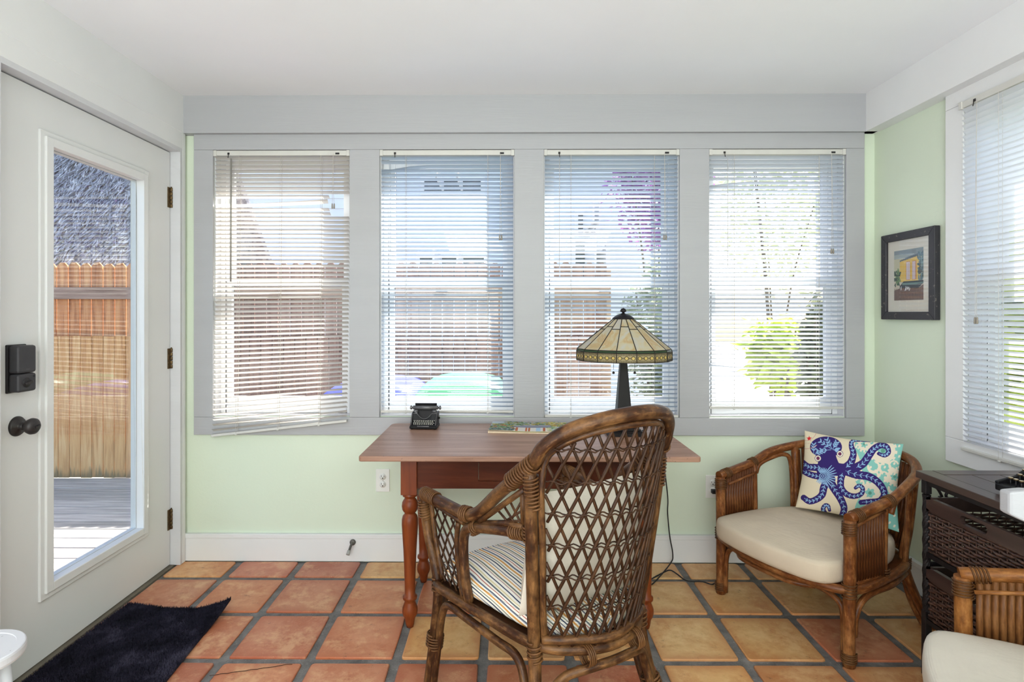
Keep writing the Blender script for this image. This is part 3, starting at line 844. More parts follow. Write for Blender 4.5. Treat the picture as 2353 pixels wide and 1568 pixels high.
# ------------------------------------------------------------------ the desk
M_DTOP = wood('desk_top_wood', srgb(128,92,74), srgb(160,122,102), srgb(186,150,128), (2.0,26,26), 0.4, 0.5, 0.4, 0.15)
M_DLEG = wood('desk_leg_wood', srgb(88,38,15), srgb(122,56,24), srgb(146,76,38), (30,30,2.5), 0.36, 0.0, 0.25, 0.06)
M_DAPR = wood('desk_apron_wood', srgb(62,26,11), srgb(86,38,19), srgb(104,54,30), (2.2,30,22), 0.42, 0.0, 0.15, 0.06)
TZ = 0.712
tf = U(823, 1049, Z=TZ); tb = U(905, 973, Z=TZ); tr = U(1611, 1050, Z=TZ)
tx0, tx1, ty0, ty1 = tf.x, tr.x, tf.y, min(tb.y, YT-0.03)
desk = empty('desk', ((tx0+tx1)/2, (ty0+ty1)/2, 0), 0, 'brown wooden writing table with turned legs in front of the back windows', 'desk')
P = []
for cx_, cy_, a0, rr in ((tx1,ty0,-90,.012),(tx1,ty1,0,.03),(tx0,ty1,90,.035),(tx0,ty0,180,.012)):
    ox = cx_-rr if cx_ > 0 else cx_+rr; oy = cy_+rr if cy_ == ty0 else cy_-rr
    for t in range(0, 91, 15): P.append((ox+rr*math.cos(math.radians(a0+t)), oy+rr*math.sin(math.radians(a0+t))))
MB().prism(P, TZ-0.021, TZ).build('tabletop', M_DTOP, desk, 0.004, world=True)
lx0, lx1 = U(940, 1447, Z=0).x, U(1486, 1447, Z=0).x
ly0 = U(940, 1440, Z=0).y; ly1 = U(977, 1337, Z=0).y
prof = [(0.014,0.0),(0.017,0.012),(0.021,0.036),(0.028,0.048),(0.031,0.062),(0.030,0.078),(0.022,0.098),(0.021,0.106),(0.028,0.112),(0.029,0.118),(0.028,0.124),(0.021,0.130),
        (0.0215,0.17),(0.0235,0.24),(0.0265,0.31),(0.0305,0.37),(0.033,0.41),(0.0325,0.430),(0.029,0.444),(0.022,0.452),(0.021,0.457),(0.026,0.461),(0.031,0.470),(0.033,0.484),
        (0.031,0.498),(0.025,0.509),(0.021,0.514),(0.022,0.520),(0.029,0.523),(0.030,0.528),(0.026,0.534),(0.026,0.536)]
for x in (lx0, lx1):
    for y in (ly0, ly1):
        m = MB().lathe(prof, (x, y, 0), 24); m.build('leg', M_DLEG, desk, world=True)
        MB().box(x-0.032, x+0.032, y-0.032, y+0.032, 0.534, TZ-0.021).build('leg_block', M_DLEG, desk, 0.002, world=True)
az0, az1 = 0.557, TZ-0.021
da, db_ = U(1100, 1085, Y=ly0-0.02).x, U(1100, 1085, Y=ly0-0.02).x+0.40
dz_0, dz_1 = 0.588, 0.676
m = MB()
fy = ly0-0.018
m.box(lx0+0.032, da-0.0015, fy, fy+0.022, az0, az1); m.box(db_+0.0015, lx1-0.032, fy, fy+0.022, az0, az1)
m.box(da-0.0015, db_+0.0015, fy, fy+0.022, az0, dz_0-0.0015); m.box(da-0.0015, db_+0.0015, fy, fy+0.022, dz_1+0.0015, az1)
m.build('apron', M_DAPR, desk, world=True)
dr = MB().box(da, db_, fy-0.001, fy+0.02, dz_0, dz_1).build('drawer', M_DAPR, desk, 0.0012, world=True)
kn = MB().lathe([(0.008,0),(0.008,-0.008),(0.015,-0.014),(0.015,-0.02),(0.0,-0.025)][::-1], ((da+db_)/2, fy-0.001, (dz_0+dz_1)/2), 16, axis='y')
kn.xform(Matrix.Translation(-Vector(desk.location))); kn.build('drawer_knob', M_DLEG, dr)
for (a, b, c, d_) in ((lx0-0.012, lx0+0.01, ly0+0.032, ly1-0.032), (lx1-0.01, lx1+0.012, ly0+0.032, ly1-0.032), (lx0+0.032, lx1-0.032, ly1-0.008, ly1+0.014)):
    MB().box(a, b, c, d_, az0, az1).build('apron', M_DAPR, desk, world=True)

# ------------------------------------------------------------------ miniature typewriter on the desk
M_TW = metal('typewriter_black', srgb(24,23,26), 0.45, 0.0, 0.35, spec=0.2)
M_TWE = metal('typewriter_worn_edge', srgb(120,118,120), 0.4, 0.5, 0.4)
M_KEY = paint('ivory_key', srgb(224,220,208), 0.4, 0.04, 40, 0, 10)
tp = U(973, 988, Z=TZ)
tw = empty('miniature_typewriter', (tp.x, tp.y+0.045, TZ), math.radians(-3), 'small black vintage typewriter ornament on the left of the desk', 'typewriter ornament')
w = 0.062
def yz_prism(mb, poly, x0, x1):
    b = len(mb.v); n = len(poly)
    mb.v += [Vector((x0, p[0], p[1])) for p in poly]+[Vector((x1, p[0], p[1])) for p in poly]
    mb.face([b+i for i in range(n)]); mb.face([b+n+i for i in range(n)][::-1])
    for i in range(n):
        j = (i+1) % n; mb.face((b+j, b+i, b+n+i, b+n+j))
    return mb
MB().box(-w-.002, w+.002, -0.045, 0.045, 0.003, 0.016).build('base', M_TW, tw, 0.003)
for sx_ in (-1, 1):
    x0, x1 = sorted((sx_*w, sx_*(w-0.008)))
    yz_prism(MB(), [(-0.044,0.015),(0.042,0.015),(0.042,0.075),(0.006,0.072),(-0.006,0.066),(-0.040,0.022)], x0, x1).build('side_wall', M_TW, tw, 0.002)
    MB().tube([(sx_*(w-0.004),-0.042,0.020),(sx_*(w-0.004),-0.007,0.0665),(sx_*(w-0.004),0.006,0.0725),(sx_*(w-0.004),0.036,0.0752)], 0.0022, 5).build('edge_trim', M_TWE, tw)
    MB().lathe([(0.010,0.0715),(0.012,0.074),(0.012,0.079),(0.009,0.083),(0.0,0.084)], (sx_*0.045, 0.012, 0), 16).build('ribbon_spool', M_TWE, tw)
    for yy in (-0.034, 0.036): MB().lathe([(0.005,0.0),(0.006,0.004)], (sx_*(w-0.008), yy, 0), 10).build('foot', M_DARK, tw)
# sloping keyboard bed and the curved front plate above it
yz_prism(MB(), [(-0.042,0.015),(-0.016,0.015),(-0.016,0.038),(-0.042,0.020)], -w+.008, w-.008).build('key_bed', M_TW, tw)
m = MB(); nseg = 18
top = []
for i in range(nseg+1):
    x = -w+.008+(2*w-.016)*i/nseg
    top.append((x, 0.070-0.026*max(0, math.cos(min(PI/2, abs(x)/0.034*PI/2)))**0.8))
for (x, z) in top: m.v += [Vector((x, -0.016, 0.036)), Vector((x, -0.010-0.0*z, z)), Vector((x, -0.008, 0.036)), Vector((x, -0.003, z))]
for i in range(nseg):
    b = 4*i
    m.face((b, b+4, b+5, b+1)); m.face((b+1, b+5, b+7, b+3)); m.face((b+3, b+7, b+6, b+2))
m.build('front_plate', M_TW, tw)
MB().tube([(x, -0.011, z) for x, z in top], 0.0014, 5).build('edge_trim', M_TWE, tw)
yz_prism(MB(), [(0.0,0.02),(0.040,0.02),(0.040,0.085),(0.030,0.085)], -0.04, 0.04).build('type_basket', M_DARK, tw)
MB().tube([(-0.060, 0.022, 0.092), (0.060, 0.022, 0.092)], 0.0095, 16).build('platen', M_TWE, tw)
for sx_ in (-1, 1): MB().lathe([(0.005,0.060),(0.005,0.064),(0.0095,0.066),(0.0095,0.072),(0.007,0.074)][::sx_], (0, 0.022, 0.092), 14, axis='x').xform(Matrix.Scale(sx_, 4, (1,0,0)) if sx_ < 0 else Matrix.Identity(4)).build('platen_knob', M_TWE, tw)
yz_prism(MB(), [(0.034,0.085),(0.040,0.085),(0.034,0.112),(0.029,0.112)], -0.052, 0.052).build('paper_rest', M_TW, tw, 0.0015)
MB().lathe([(0.005,0.0),(0.005,0.005),(0.006,0.007),(0.0,0.008)], (w, 0.018, 0.045), 12, axis='x').build('side_knob', M_DARK, tw)
kmb = MB().lathe([(0.0023,0.0),(0.0023,0.0022),(0.0014,0.003)], (0,0,0), 8); key_me = kmb.mesh('key', M_KEY)
for row in range(4):
    nk = 11 if row in (0, 2) else 12
    for i in range(nk):
        x = (i-(nk-1)/2)*0.0086+(0.001 if row % 2 else -0.001)
        y = -0.038+row*0.0063; z = 0.0195+row*0.0045
        inst('key', key_me, tw, (x, y, z+0.003))
MB().box(-0.028, 0.028, -0.0475, -0.040, 0.013, 0.0175).build('space_bar', M_TWE, tw, 0.0015)

# ------------------------------------------------------------------ magazine with a painted cover
p00, p10, p01 = U(1121, 996, Z=TZ), U(1304, 1003, Z=TZ), U(1129, 973, Z=TZ)
mg = empty('magazine', (p00.x, p00.y, TZ), math.atan2(p10.y-p00.y, p10.x-p00.x)*0.4, 'magazine with a painted cottage and garden on its cover lying on the desk', 'magazine')
mw, mh = 0.36, 0.245
A = np.zeros((110, 160, 3)); A[:] = L3(168,180,190)
GR = [L3(70,110,62), L3(104,136,70), L3(46,84,58), L3(140,150,80), L3(120,100,60), L3(190,180,70)]
blot(A, 420, (0,0,.5,.7), GR, .015, .05, .7); blot(A, 300, (.5,0,1,.5), GR+[L3(214,190,50), L3(196,150,40)], .015, .045, .7)
blot(A, 120, (.72,.05,.98,.45), [L3(222,196,50), L3(190,140,40), L3(80,110,50)], .015, .04, .6)
blot(A, 60, (.05,.3,.35,.75), [L3(196,110,60), L3(110,170,120), L3(60,110,80)], .02, .05, .5)
blot(A, 60, (.0,0,.14,.2), [L3(186,196,204)], .03, .07)
polyfill(A, [(.3,.52),(.45,.34),(.78,.34),(.8,.52)], L3(150,152,166)); polyfill(A, [(.28,.5),(.8,.5),(.8,.56),(.28,.56)], L3(92,98,124))
polyfill(A, [(.32,.56),(.78,.56),(.78,.94),(.32,.94)], L3(222,214,204))
for x in (.34, .46, .5, .69): polyfill(A, [(x,.58),(x+.028,.58),(x+.028,.92),(x,.92)], L3(186,104,64))
polyfill(A, [(.6,.58),(.655,.58),(.655,.92),(.6,.92)], L3(168,196,216))
blot(A, 120, (0,.72,.32,.95), [L3(60,80,62), L3(92,110,80), L3(40,66,58)], .015, .035)
blot(A, 120, (.74,.55,1,.95), [L3(140,168,100), L3(206,200,150), L3(90,130,76)], .015, .04)
A[102:] = L3(220,196,160); polyfill(A, [(.3,.95),(.7,.94),(.75,1),(.3,1)], L3(196,190,120))
curl = lambda u_, v_: 0.003*max(0, (0.35-u_))*max(0, v_-.5)*8+0.0012*math.sin(u_*9)
print_grid(A, lambda u_, v_: (u_*mw, mh*(1-v_), 0.0085+curl(u_, v_)), 'front_cover', M_PRINT, mg)
m = MB(); n = 16
for i in range(n+1):
    u_ = i/n
    for y_, v_ in ((0, 1), (mh, 0)): m.v += [Vector((u_*mw, y_, 0.0005)), Vector((u_*mw, y_, 0.0068+0.6*curl(u_, v_)))]
for i in range(n):
    b = 4*i; m.face((b, b+4, b+5, b+1)); m.face((b+2, b+3, b+7, b+6)); m.face((b+1, b+5, b+7, b+3)); m.face((b, b+2, b+6, b+4))
m.face((0, 1, 3, 2)); m.face((4*n, 4*n+2, 4*n+3, 4*n+1))
m.build('pages', paint('magazine_pages', srgb(226,206,176), 0.8, 0.08, 60), mg)

# ------------------------------------------------------------------ stained glass table lamp
lb = U(1441, 1005, Z=TZ)
LX, LY = lb.x, lb.y+0.083
lamp = empty('table_lamp', (LX, LY, TZ), 0, 'table lamp with a cream stained glass shade and dark tapering base on the desk', 'lamp')
M_LB = metal('lamp_bronze', srgb(30,26,28), 0.42, 0.0, 0.2, spec=0.2)
m = MB()
for (h0, h1, a, b) in ((0,0.014,.082,.082), (0.014,0.022,.082,.07), (0.022,0.03,.066,.066), (0.03,0.052,.06,.042)):
    m.hexa([(-a,-a,h0),(a,-a,h0),(a,a,h0),(-a,a,h0),(-b,-b,h1),(b,-b,h1),(b,b,h1),(-b,b,h1)])
m.build('base', M_LB, lamp, 0.002)
a, b = 0.0354, 0.0128
MB().hexa([(-a,-a,.05),(a,-a,.05),(a,a,.05),(-a,a,.05),(-b,-b,.36),(b,-b,.36),(b,b,.36),(-b,b,.36)]).build('column', M_LB, lamp, 0.003)
zs0 = U(1440, 835, Y=LY-0.2).z-TZ; zs1 = U(1440, 813, Y=LY-0.2).z-TZ; zs2 = U(1440, 733, Y=LY).z-TZ
R0, R1, R2 = 0.212, 0.208, 0.044
MB().tube([(0,0,.35),(0,0,zs2+0.002)], 0.006, 10).build('stem', M_LB, lamp)
for s_ in (-1, 1):
    sk = MB().tube([(0,0,.40),(s_*.03,0,.405)], 0.006, 8).lathe([(0.013,0.0),(0.015,0.004),(0.015,0.03)], (s_*.04, 0, .395), 12).build('socket', M_LB, lamp)
    c_ = MB().tube([(s_*.047, -0.02, .385), (s_*.0475, -0.02, U(1440, 852, Y=LY).z-TZ+0.006)], 0.0011, 5).build('pull_chain', M_LB, lamp)
    zc_ = U(1440, 856, Y=LY).z-TZ
    MB().lathe([(0.0, zc_+0.007), (0.005, zc_+0.004), (0.006, zc_), (0.005, zc_-0.004), (0.0, zc_-0.006)][::-1], (s_*.0475, -0.02, 0), 12).build('pull_ball', M_BRONZE, c_)
k = NT('amber_glass'); oi = k.n('ShaderNodeObjectInfo')
sv = k.n('ShaderNodeVectorMath', {'operation':'SCALE'}, i0=(11.0, 17.0, 5.0)); k.t.links.new(oi.outputs['Random'], sv.inputs['Scale'])
n1 = k.noise(k.coords('Object', (9, 9, 5), loc=sv.outputs[0]), 1.6, 5, 0.55, 1.2)
col = k.ramp(n1, [(0.36, srgb(222,219,208)), (0.49, srgb(226,214,178)), (0.62, srgb(220,192,142)), (0.72, srgb(230,208,174))])
b1 = k.bsdf(col, 0.25, spec=0.5); t1 = k.n('ShaderNodeBsdfTranslucent', Color=col).outputs[0]
ms = k.t.nodes.new('ShaderNodeMixShader'); ms.inputs[0].default_value = 0.5; k.t.links.new(b1, ms.inputs[1]); k.t.links.new(t1, ms.inputs[2])
M_AMBER = k.done(ms.outputs[0])
M_GGL = translucent('green_glass', srgb(62,84,58), 0.4, 0.3)
M_LEAD = metal('leading', srgb(40,36,34), 0.5, 0.3)
M_FIL = translucent('filigree_glass', srgb(176,160,120), 0.4, 0.4)
M_BEAD = translucent('yellow_bead_glass', srgb(232,206,120), 0.4, 0.3)
NP = 16; ph0 = math.radians(-90+3.5)
def sp(k_, r, z): a = ph0+2*PI*k_/NP; return Vector((r*math.cos(a), r*math.sin(a), z))
lead = MB()
zg = zs1+0.010
for k_ in range(NP):
    tsplit = 0.74 if k_ % 2 else 0.66
    def lerp(t): return R1+(R2-R1)*t, zg+(zs2-zg)*t
    r_a, z_a = lerp(0); r_b, z_b = lerp(tsplit); r_c, z_c = lerp(1)
    MB().quad(sp(k_,r_a,z_a), sp(k_+1,r_a,z_a), sp(k_+1,r_b,z_b), sp(k_,r_b,z_b)).build('glass_panel', M_AMBER, lamp)
    MB().quad(sp(k_,r_b,z_b), sp(k_+1,r_b,z_b), sp(k_+1,r_c,z_c), sp(k_,r_c,z_c)).build('glass_panel', M_AMBER, lamp)
    MB().quad(sp(k_,R0,zs1), sp(k_+1,R0,zs1), sp(k_+1,r_a,z_a), sp(k_,r_a,z_a)).build('green_panel', M_GGL, lamp)
    bp = MB().quad(sp(k_,R0,zs0), sp(k_+1,R0,zs0), sp(k_+1,R0,zs1), sp(k_,R0,zs1))
    bo = bp.build('border_panel', M_FIL, lamp)
    c0, c1 = sp(k_,R0,0), sp(k_+1,R0,0); e = (c1-c0).normalized(); nr = Vector((e.y, -e.x, 0)); hb = zs1-zs0
    bm_, fm_ = MB(), MB()
    for q in range(3):
        cc = c0+(c1-c0)*((q+.5)/3)+Vector((0,0,(zs0+zs1)/2))+nr*0.0008
        b0 = len(bm_.v)
        for g in range(8): bm_.v.append(cc+e*math.cos(g*PI/4+PI/8)*0.0068+Vector((0,0,math.sin(g*PI/4+PI/8)*0.0065))+nr*0.0006)
        bm_.face(range(b0, b0+8))
        fm_.tube([cc+e*math.cos(g*PI/4+PI/8)*0.0082+Vector((0,0,math.sin(g*PI/4+PI/8)*0.0078)) for g in range(8)], 0.0011, 4, closed=True)
        if q < 2:
            mid = c0+(c1-c0)*((q+1)/3)+Vector((0,0,(zs0+zs1)/2))+nr*0.001
            fm_.tube([mid-e*.004, mid+e*.004], 0.0009, 4)
    for q in range(1, 12):
        x_ = c0+(c1-c0)*(q/12)+nr*0.0008
        for za_, zb_ in ((zs0+.001, zs0+hb*.26), (zs1-hb*.26, zs1-.001)): fm_.tube([x_+Vector((0,0,za_)), x_+Vector((0,0,zb_))], 0.0006, 4)
    for zz in (zs0+hb*.14, zs1-hb*.14): fm_.tube([c0+Vector((0,0,zz))+nr*.0008, c1+Vector((0,0,zz))+nr*.0008], 0.0006, 4)
    bm_.build('bead', M_BEAD, bo); fm_.build('filigree', M_LEAD, bo)
    lead.tube([sp(k_,R0+.0004,zs0), sp(k_,R0+.0004,zs1), sp(k_,r_a,z_a), sp(k_,r_c,z_c)], 0.0021, 5)
    for (r, z) in ((R0,zs0),(R0,zs1),(r_a,z_a),(r_b,z_b)): lead.tube([sp(k_,r+.0003,z), sp(k_+1,r+.0003,z)], 0.0019 if z != zs0 else 0.0019, 5)
lead.build('leading', M_LEAD, lamp)
zf_ = U(1440, 707, Y=LY).z-TZ
MB().lathe([(0.048,zs2-.002),(0.049,zs2+.003),(0.044,zs2+.007),(0.028,zs2+.018),(0.012,zs2+.023),(0.006,zs2+.026)], (0,0,0), 24).build('shade_cap', M_LB, lamp)
MB().lathe([(0.006,zs2+.024),(0.006,zs2+.030),(0.0135,zs2+.032),(0.0145,zs2+.036),(0.009,zs2+.046),(0.003,zf_-.004),(0.0,zf_)], (0,0,0), 16).build('finial', M_LB, lamp)

# lamp cord: over the back corner of the desk, down the wall, across the floor to the plug
pts = [Vector((LX+.090, LY+.03, TZ+.004)), Vector((LX+.13, LY+.10, TZ+.004)), Vector((tx1-.05, ty1-.02, TZ+.004)), Vector((tx1+.012, ty1+.012, TZ-.01))]
for px, py, yy in ((1533,1129,2.87),(1534,1179,2.87),(1539,1233,2.875),(1546,1275,2.875),(1540,1296,2.86)): pts.append(U(px, py, Y=yy))
for px, py in ((1500,1342),(1490,1336),(1523,1317)): pts.append(U(px, py, Z=0.004))
pts += [U(1540, 1311, Z=0.02), U(1556, 1320, Z=0.006)]
for px, py in ((1578,1335),(1613,1337),(1638,1343)): pts.append(U(px, py, Z=0.004))
for px, py, yy in ((1650,1325,2.80),(1660,1290,2.84),(1667,1233,2.89),(1666,1180,2.875),(1652,1140,2.872)): pts.append(U(px, py, Y=yy))
pl = Vector((p2.x, YW-0.03, p2.z-0.0195)); pts.append(pl+Vector((0.0,-0.014,-0.004))); pts.append(pl+Vector((0,0.008,0)))
cd = MB().tube(spline(pts, 7), 0.0031, 6).build('power_cord', M_DARK)
tag(cd, 'black power cord running from the lamp down to the outlet by the armchair', 'power cord')
MB().box(pl.x-.012, pl.x+.012, YW-0.034, YW-0.0087, pl.z-.010, pl.z+.010).build('plug', M_DARK, cd, 0.003)

# ------------------------------------------------------------------ shag mat at the door
A_, B_ = U(296, 1386, Z=0.012), U(512, 1400, Z=0.012)
C_, D_ = U(372, 1575, Z=0.012), U(40, 1575, Z=0.012)
C_ = B_+(C_-B_)*1.25; D_ = A_+(D_-A_)*1.22
mo = Vector(((A_.x+C_.x)/2, (A_.y+C_.y)/2, 0))
mat = empty('door_mat', mo, 0, 'dark navy shag mat on the tiles by the door, one corner curled up', 'mat')
k = NT('navy_shag'); n1 = k.noise(k.coords('Object', (1,1,1)), 7, 4, 0.6); n2 = k.noise(k.coords(), 150, 3)
col = k.ramp(n1, [(0.35, srgb(28,27,36)), (0.55, srgb(46,44,58)), (0.7, srgb(76,73,90))])
M_SHAG = k.done(k.bsdf(col, 0.95, normal=k.bump(n2, 0.8, 0.01), spec=0.1))
def mat_pt(u_, v_):
    p = (A_*(1-u_)+B_*u_)*(1-v_)+(D_*(1-u_)+C_*u_)*v_
    e = max(0, u_-0.72)/0.28; f = max(0, 0.30-v_)/0.30
    lift = 0.042*(e*f)**1.4
    q = p-mo
    bow = 0.012*math.sin(PI*u_)*(1-v_)
    return Vector((q.x+0.025*e*f, q.y-bow+0.02*(e*f)**1.3, 0.006+lift+0.002*math.sin(u_*11+v_*5)))
m = MB(); NU, NV = 30, 50
for j in range(NV+1):
    for i in range(NU+1): m.v.append(mat_pt(i/NU, j/NV)+Vector((0,0,.004)))
for j in range(NV):
    for i in range(NU): a = j*(NU+1)+i; m.face((a, a+NU+1, a+NU+2, a+1), sm=True)
nb = len(m.v)
ring_ = [(i, 0) for i in range(NU+1)]+[(NU, j) for j in range(1, NV+1)]+[(i, NV) for i in range(NU-1, -1, -1)]+[(0, j) for j in range(NV-1, 0, -1)]
for i, j in ring_: m.v.append(mat_pt(i/NU, j/NV)-Vector((0,0,.005)))
for q in range(len(ring_)):
    q2 = (q+1) % len(ring_); i, j = ring_[q]; i2, j2 = ring_[q2]
    m.face((j*(NU+1)+i, j2*(NU+1)+i2, nb+q2, nb+q))
m.build('backing', M_SHAG, mat)
m = MB(); R_ = random.Random(5)
for _ in range(42000):
    u_, v_ = R_.random(), R_.random()*0.95
    p = mat_pt(u_, v_)+Vector((0,0,.003)); a = R_.uniform(0, 2*PI)
    d_ = Vector((math.cos(a)*.006, math.sin(a)*.006, R_.uniform(.006,.012))); s_ = Vector((-math.sin(a), math.cos(a), 0))*R_.uniform(.0012,.002)
    b = len(m.v); m.v += [p-s_, p+s_, p+d_]; m.face((b, b+1, b+2))
o = m.build('pile', M_SHAG, mat); o['kind'] = 'stuff'
# ------------------------------------------------------------------ rattan furniture helpers
M_RT1 = rattan('worn_rattan', srgb(28,16,9), srgb(64,36,19), srgb(140,100,60), 0.56, 0.40)
M_RT1T = rattan('lattice_rattan', srgb(32,19,11), srgb(60,36,20), srgb(98,65,38), 0.3, 0.42)
M_BIND = rattan('rattan_binding', srgb(60,36,20), srgb(94,61,34), srgb(138,98,60), 0.3, 0.4)
M_RT2 = rattan('brown_rattan', srgb(60,30,14), srgb(114,65,32), srgb(174,122,74), 0.45, 0.32)
M_REED2 = rattan('brown_reed', srgb(52,26,13), srgb(94,52,26), srgb(136,86,48), 0.3, 0.34)
M_RT3 = rattan('honey_rattan', srgb(92,54,24), srgb(142,88,42), srgb(184,130,74), 0.5, 0.34)
M_REED3 = rattan('honey_reed', srgb(84,52,28), srgb(124,80,44), srgb(152,106,64), 0.4, 0.36)

def helix(mb, a, b, r, turns, t=0.0028, seg=14):
    """binding cane wound round a pole between two points"""
    a, b = Vector(a), Vector(b); d = (b-a); ax = d.normalized()
    n = ax.orthogonal().normalized(); bn = ax.cross(n)
    pts = []
    for i in range(turns*seg+1):
        q = i/(turns*seg); an = 2*PI*i/seg
        pts.append(a+d*q+(n*math.cos(an)+bn*math.sin(an))*(r+t*0.3))
    MB().tube(pts, t, 5).build('cane_binding', M_BIND, mb)
    return mb

def pad(outline, z0, z1, crown, n=10, inset=0.02, round_=0.5, ztop=None):
    """upholstered cushion from a closed outline (list of xy): rounded side, crowned top and bottom"""
    P = [Vector((p[0], p[1], 0)) for p in outline]; N = len(P)
    c = sum(P, Vector())/N
    m = MB(); zc = (z0+z1)/2; hh = (z1-z0)/2
    rows = []
    K = 7
    for q in range(K+1):                       # side profile, from under edge to top edge
        a = -PI/2+PI*q/K
        off = -inset*(1-math.cos(a)**round_ if math.cos(a) > 1e-6 else 1); rows.append((off, zc+hh*math.sin(a)))
    for off, z in rows:
        for p in P:
            d = (p-c); l = d.length
            qv = c+d*((l+off)/l); m.v.append(Vector((qv.x, qv.y, z)))
    for q in range(K):
        for i in range(N):
            j = (i+1) % N; m.face((q*N+i, q*N+j, (q+1)*N+j, (q+1)*N+i), sm=True)
    def cap_(base, sgn):
        prev = base
        for s_ in range(1, n):
            f = 1-s_/n; b = len(m.v)
            for i in range(N):
                p = m.v[base+i]; m.v.append(Vector((c.x+(p.x-c.x)*f, c.y+(p.y-c.y)*f, p.z+sgn*crown*(1-f**2.2))))
            for i in range(N):
                j = (i+1) % N; q = (prev+i, prev+j, b+j, b+i); m.face(q if sgn > 0 else q[::-1], sm=True)
            prev = b
        b = len(m.v); m.v.append(Vector((c.x, c.y, m.v[base].z+sgn*crown)))
        for i in range(N):
            j = (i+1) % N; q = (prev+i, prev+j, b); m.face(q if sgn > 0 else q[::-1], sm=True)
    cap_(K*N, 1); cap_(0, -1)
    return m

def ring_at(outline, z, off):
    c = sum([Vector((p[0], p[1], 0)) for p in outline], Vector())/len(outline)
    out = []
    for p in outline:
        d = Vector((p[0], p[1], 0))-c; out.append(c+d*((d.length+off)/d.length)+Vector((0,0,z)))
    return out

# ------------------------------------------------------------------ high-backed wicker chair at the desk
sBL, sBR, sFL = U(1228,1486,Z=0.37), U(1468,1407,Z=0.37), U(1006,1338,Z=0.37)
rv = Vector((sBR.x-sBL.x, sBR.y-sBL.y, 0)); W0 = rv.length/2; rv.normalize()
fv = Vector((-rv.y, rv.x, 0))
O1 = Vector(((sBL.x+sBR.x)/2, (sBL.y+sBR.y)/2, 0))
dF = Vector((sFL.x-O1.x, sFL.y-O1.y, 0)); FX, FY = -dF.dot(rv), dF.dot(fv)
ch1 = empty('wicker_armchair', O1, math.atan2(rv.y, rv.x), 'worn brown high-backed wicker armchair with diamond lattice back, seen from behind at the desk', 'chair')
def loc1(px, py, **kw):
    w_ = U(px, py, **kw)-O1; return Vector((w_.dot(rv), w_.dot(fv), w_.z))
ZS, ZSH = 0.37, 0.862
def mir(pts): return [Vector((-p[0], p[1], p[2])) for p in pts]
def wz(z): return W0+(0.222-W0)*max(0, min(1.1, (z-ZS)/(ZSH-ZS)))
def yb(x, z):
    t = (z-ZS)/(ZSH-ZS); q = max(-1, min(1, x/(wz(z)+0.0)))
    return -0.050*t-(0.090+0.032*min(t,1.4))*(1-q*q)
# the hoop: left arm tip -> back -> over the top -> right arm tip
HT = 0.142
left = [(-0.292,0.525,0.652), (-0.283,0.45,0.653), (-0.262,0.335,0.648), (-0.25,0.265,0.650), (-0.241,0.205,0.675), (-0.232,0.09,0.765), (-0.224,-0.045,0.862)]
arch = []
for a in range(160, 19, -20):
    t = math.radians(a); x = 0.227*math.cos(t)+0.004; z = ZSH+HT*math.sin(t)**0.88
    arch.append((x, yb(x*0.97, z)-0.006, z))
hoop = left+arch+[tuple(p) for p in mir(left)][::-1]
MB().tube(spline(hoop, 7), 0.0188, 12).build('arm_and_back_hoop', M_RT1, ch1)
inner = [(-W0+0.021, -0.016, ZS+.012), (-wz(.5)+0.017, yb(wz(.5),.5)-.018, .5), (-wz(.65)+0.018, yb(wz(.65),.65)-.018, .65), (-0.201, yb(wz(.8),.80)-.018, 0.80)]
for a in range(170, 9, -20):
    t = math.radians(a); x = 0.199*math.cos(t)+0.004; z = ZSH-0.006+(HT-0.0225)*math.sin(t)**0.88
    inner.append((x, yb(x*1.1, z)-0.005, z))
inner = inner+[tuple(p) for p in mir(inner[:4])][::-1]
MB().tube(spline(inner, 6), 0.0095, 8).build('inner_hoop', M_RT1, ch1)
# lattice strands
def inside(x, z):
    if z < ZS+0.012: return False
    if z < ZSH-0.012: return abs(x) < wz(z)-0.024
    if abs(x-.004) >= 0.198: return False
    return z < ZSH-0.006+(HT-0.024)*(1-((x-.004)/0.199)**2)**0.44
def strand(x0, slope, lift):
    segs, cur = [], []
    n = 90
    for i in range(n+1):
        z = ZS+0.012+(ZSH+HT-ZS)*i/n
        t_ = (z-ZS)
        x = (x0+slope*t_)*(0.82+0.30*t_)
        if inside(x, z): cur.append(Vector((x, yb(x, z)+lift, z)))
        else:
            if len(cur) > 3: segs.append(cur)
            cur = []
    if len(cur) > 3: segs.append(cur)
    return segs
SL = 0.40; STEP = 0.034
for i in range(-21, 22):
    for sgn in (-1, 1):
        x0 = i*STEP+(0.0 if sgn > 0 else 0.0)
        for sg in strand(x0, sgn*SL, -0.0042 if sgn > 0 else 0.0042):
            pts = sg[::3]+([sg[-1]] if (len(sg)-1) % 3 else [])
            MB().tube(pts, 0.0044, 6).build('lattice_strand', M_RT1T, ch1)
# looped chain rows tying the strands
crossdz = STEP/(2*SL)
for row, z in enumerate([ZS+0.032+0.0850*q for q in range(7)]):
    m = MB(); pts = []
    wmax = wz(z)-0.024; n = 60
    for i in range(n+1):
        x = -wmax+2*wmax*i/n
        pts.append(Vector((x, yb(x, z)-0.0095+0.002*math.sin(i*1.3), z+0.0035*math.sin(i/n*2*wmax/0.034*2*PI))))
    m.tube(pts, 0.0021, 5)
    pts = [Vector((p.x, p.y+0.019, 2*z-p.z)) for p in pts]
    m.tube(pts, 0.0021, 5)
    m.build('tie_chain', M_RT1T, ch1)
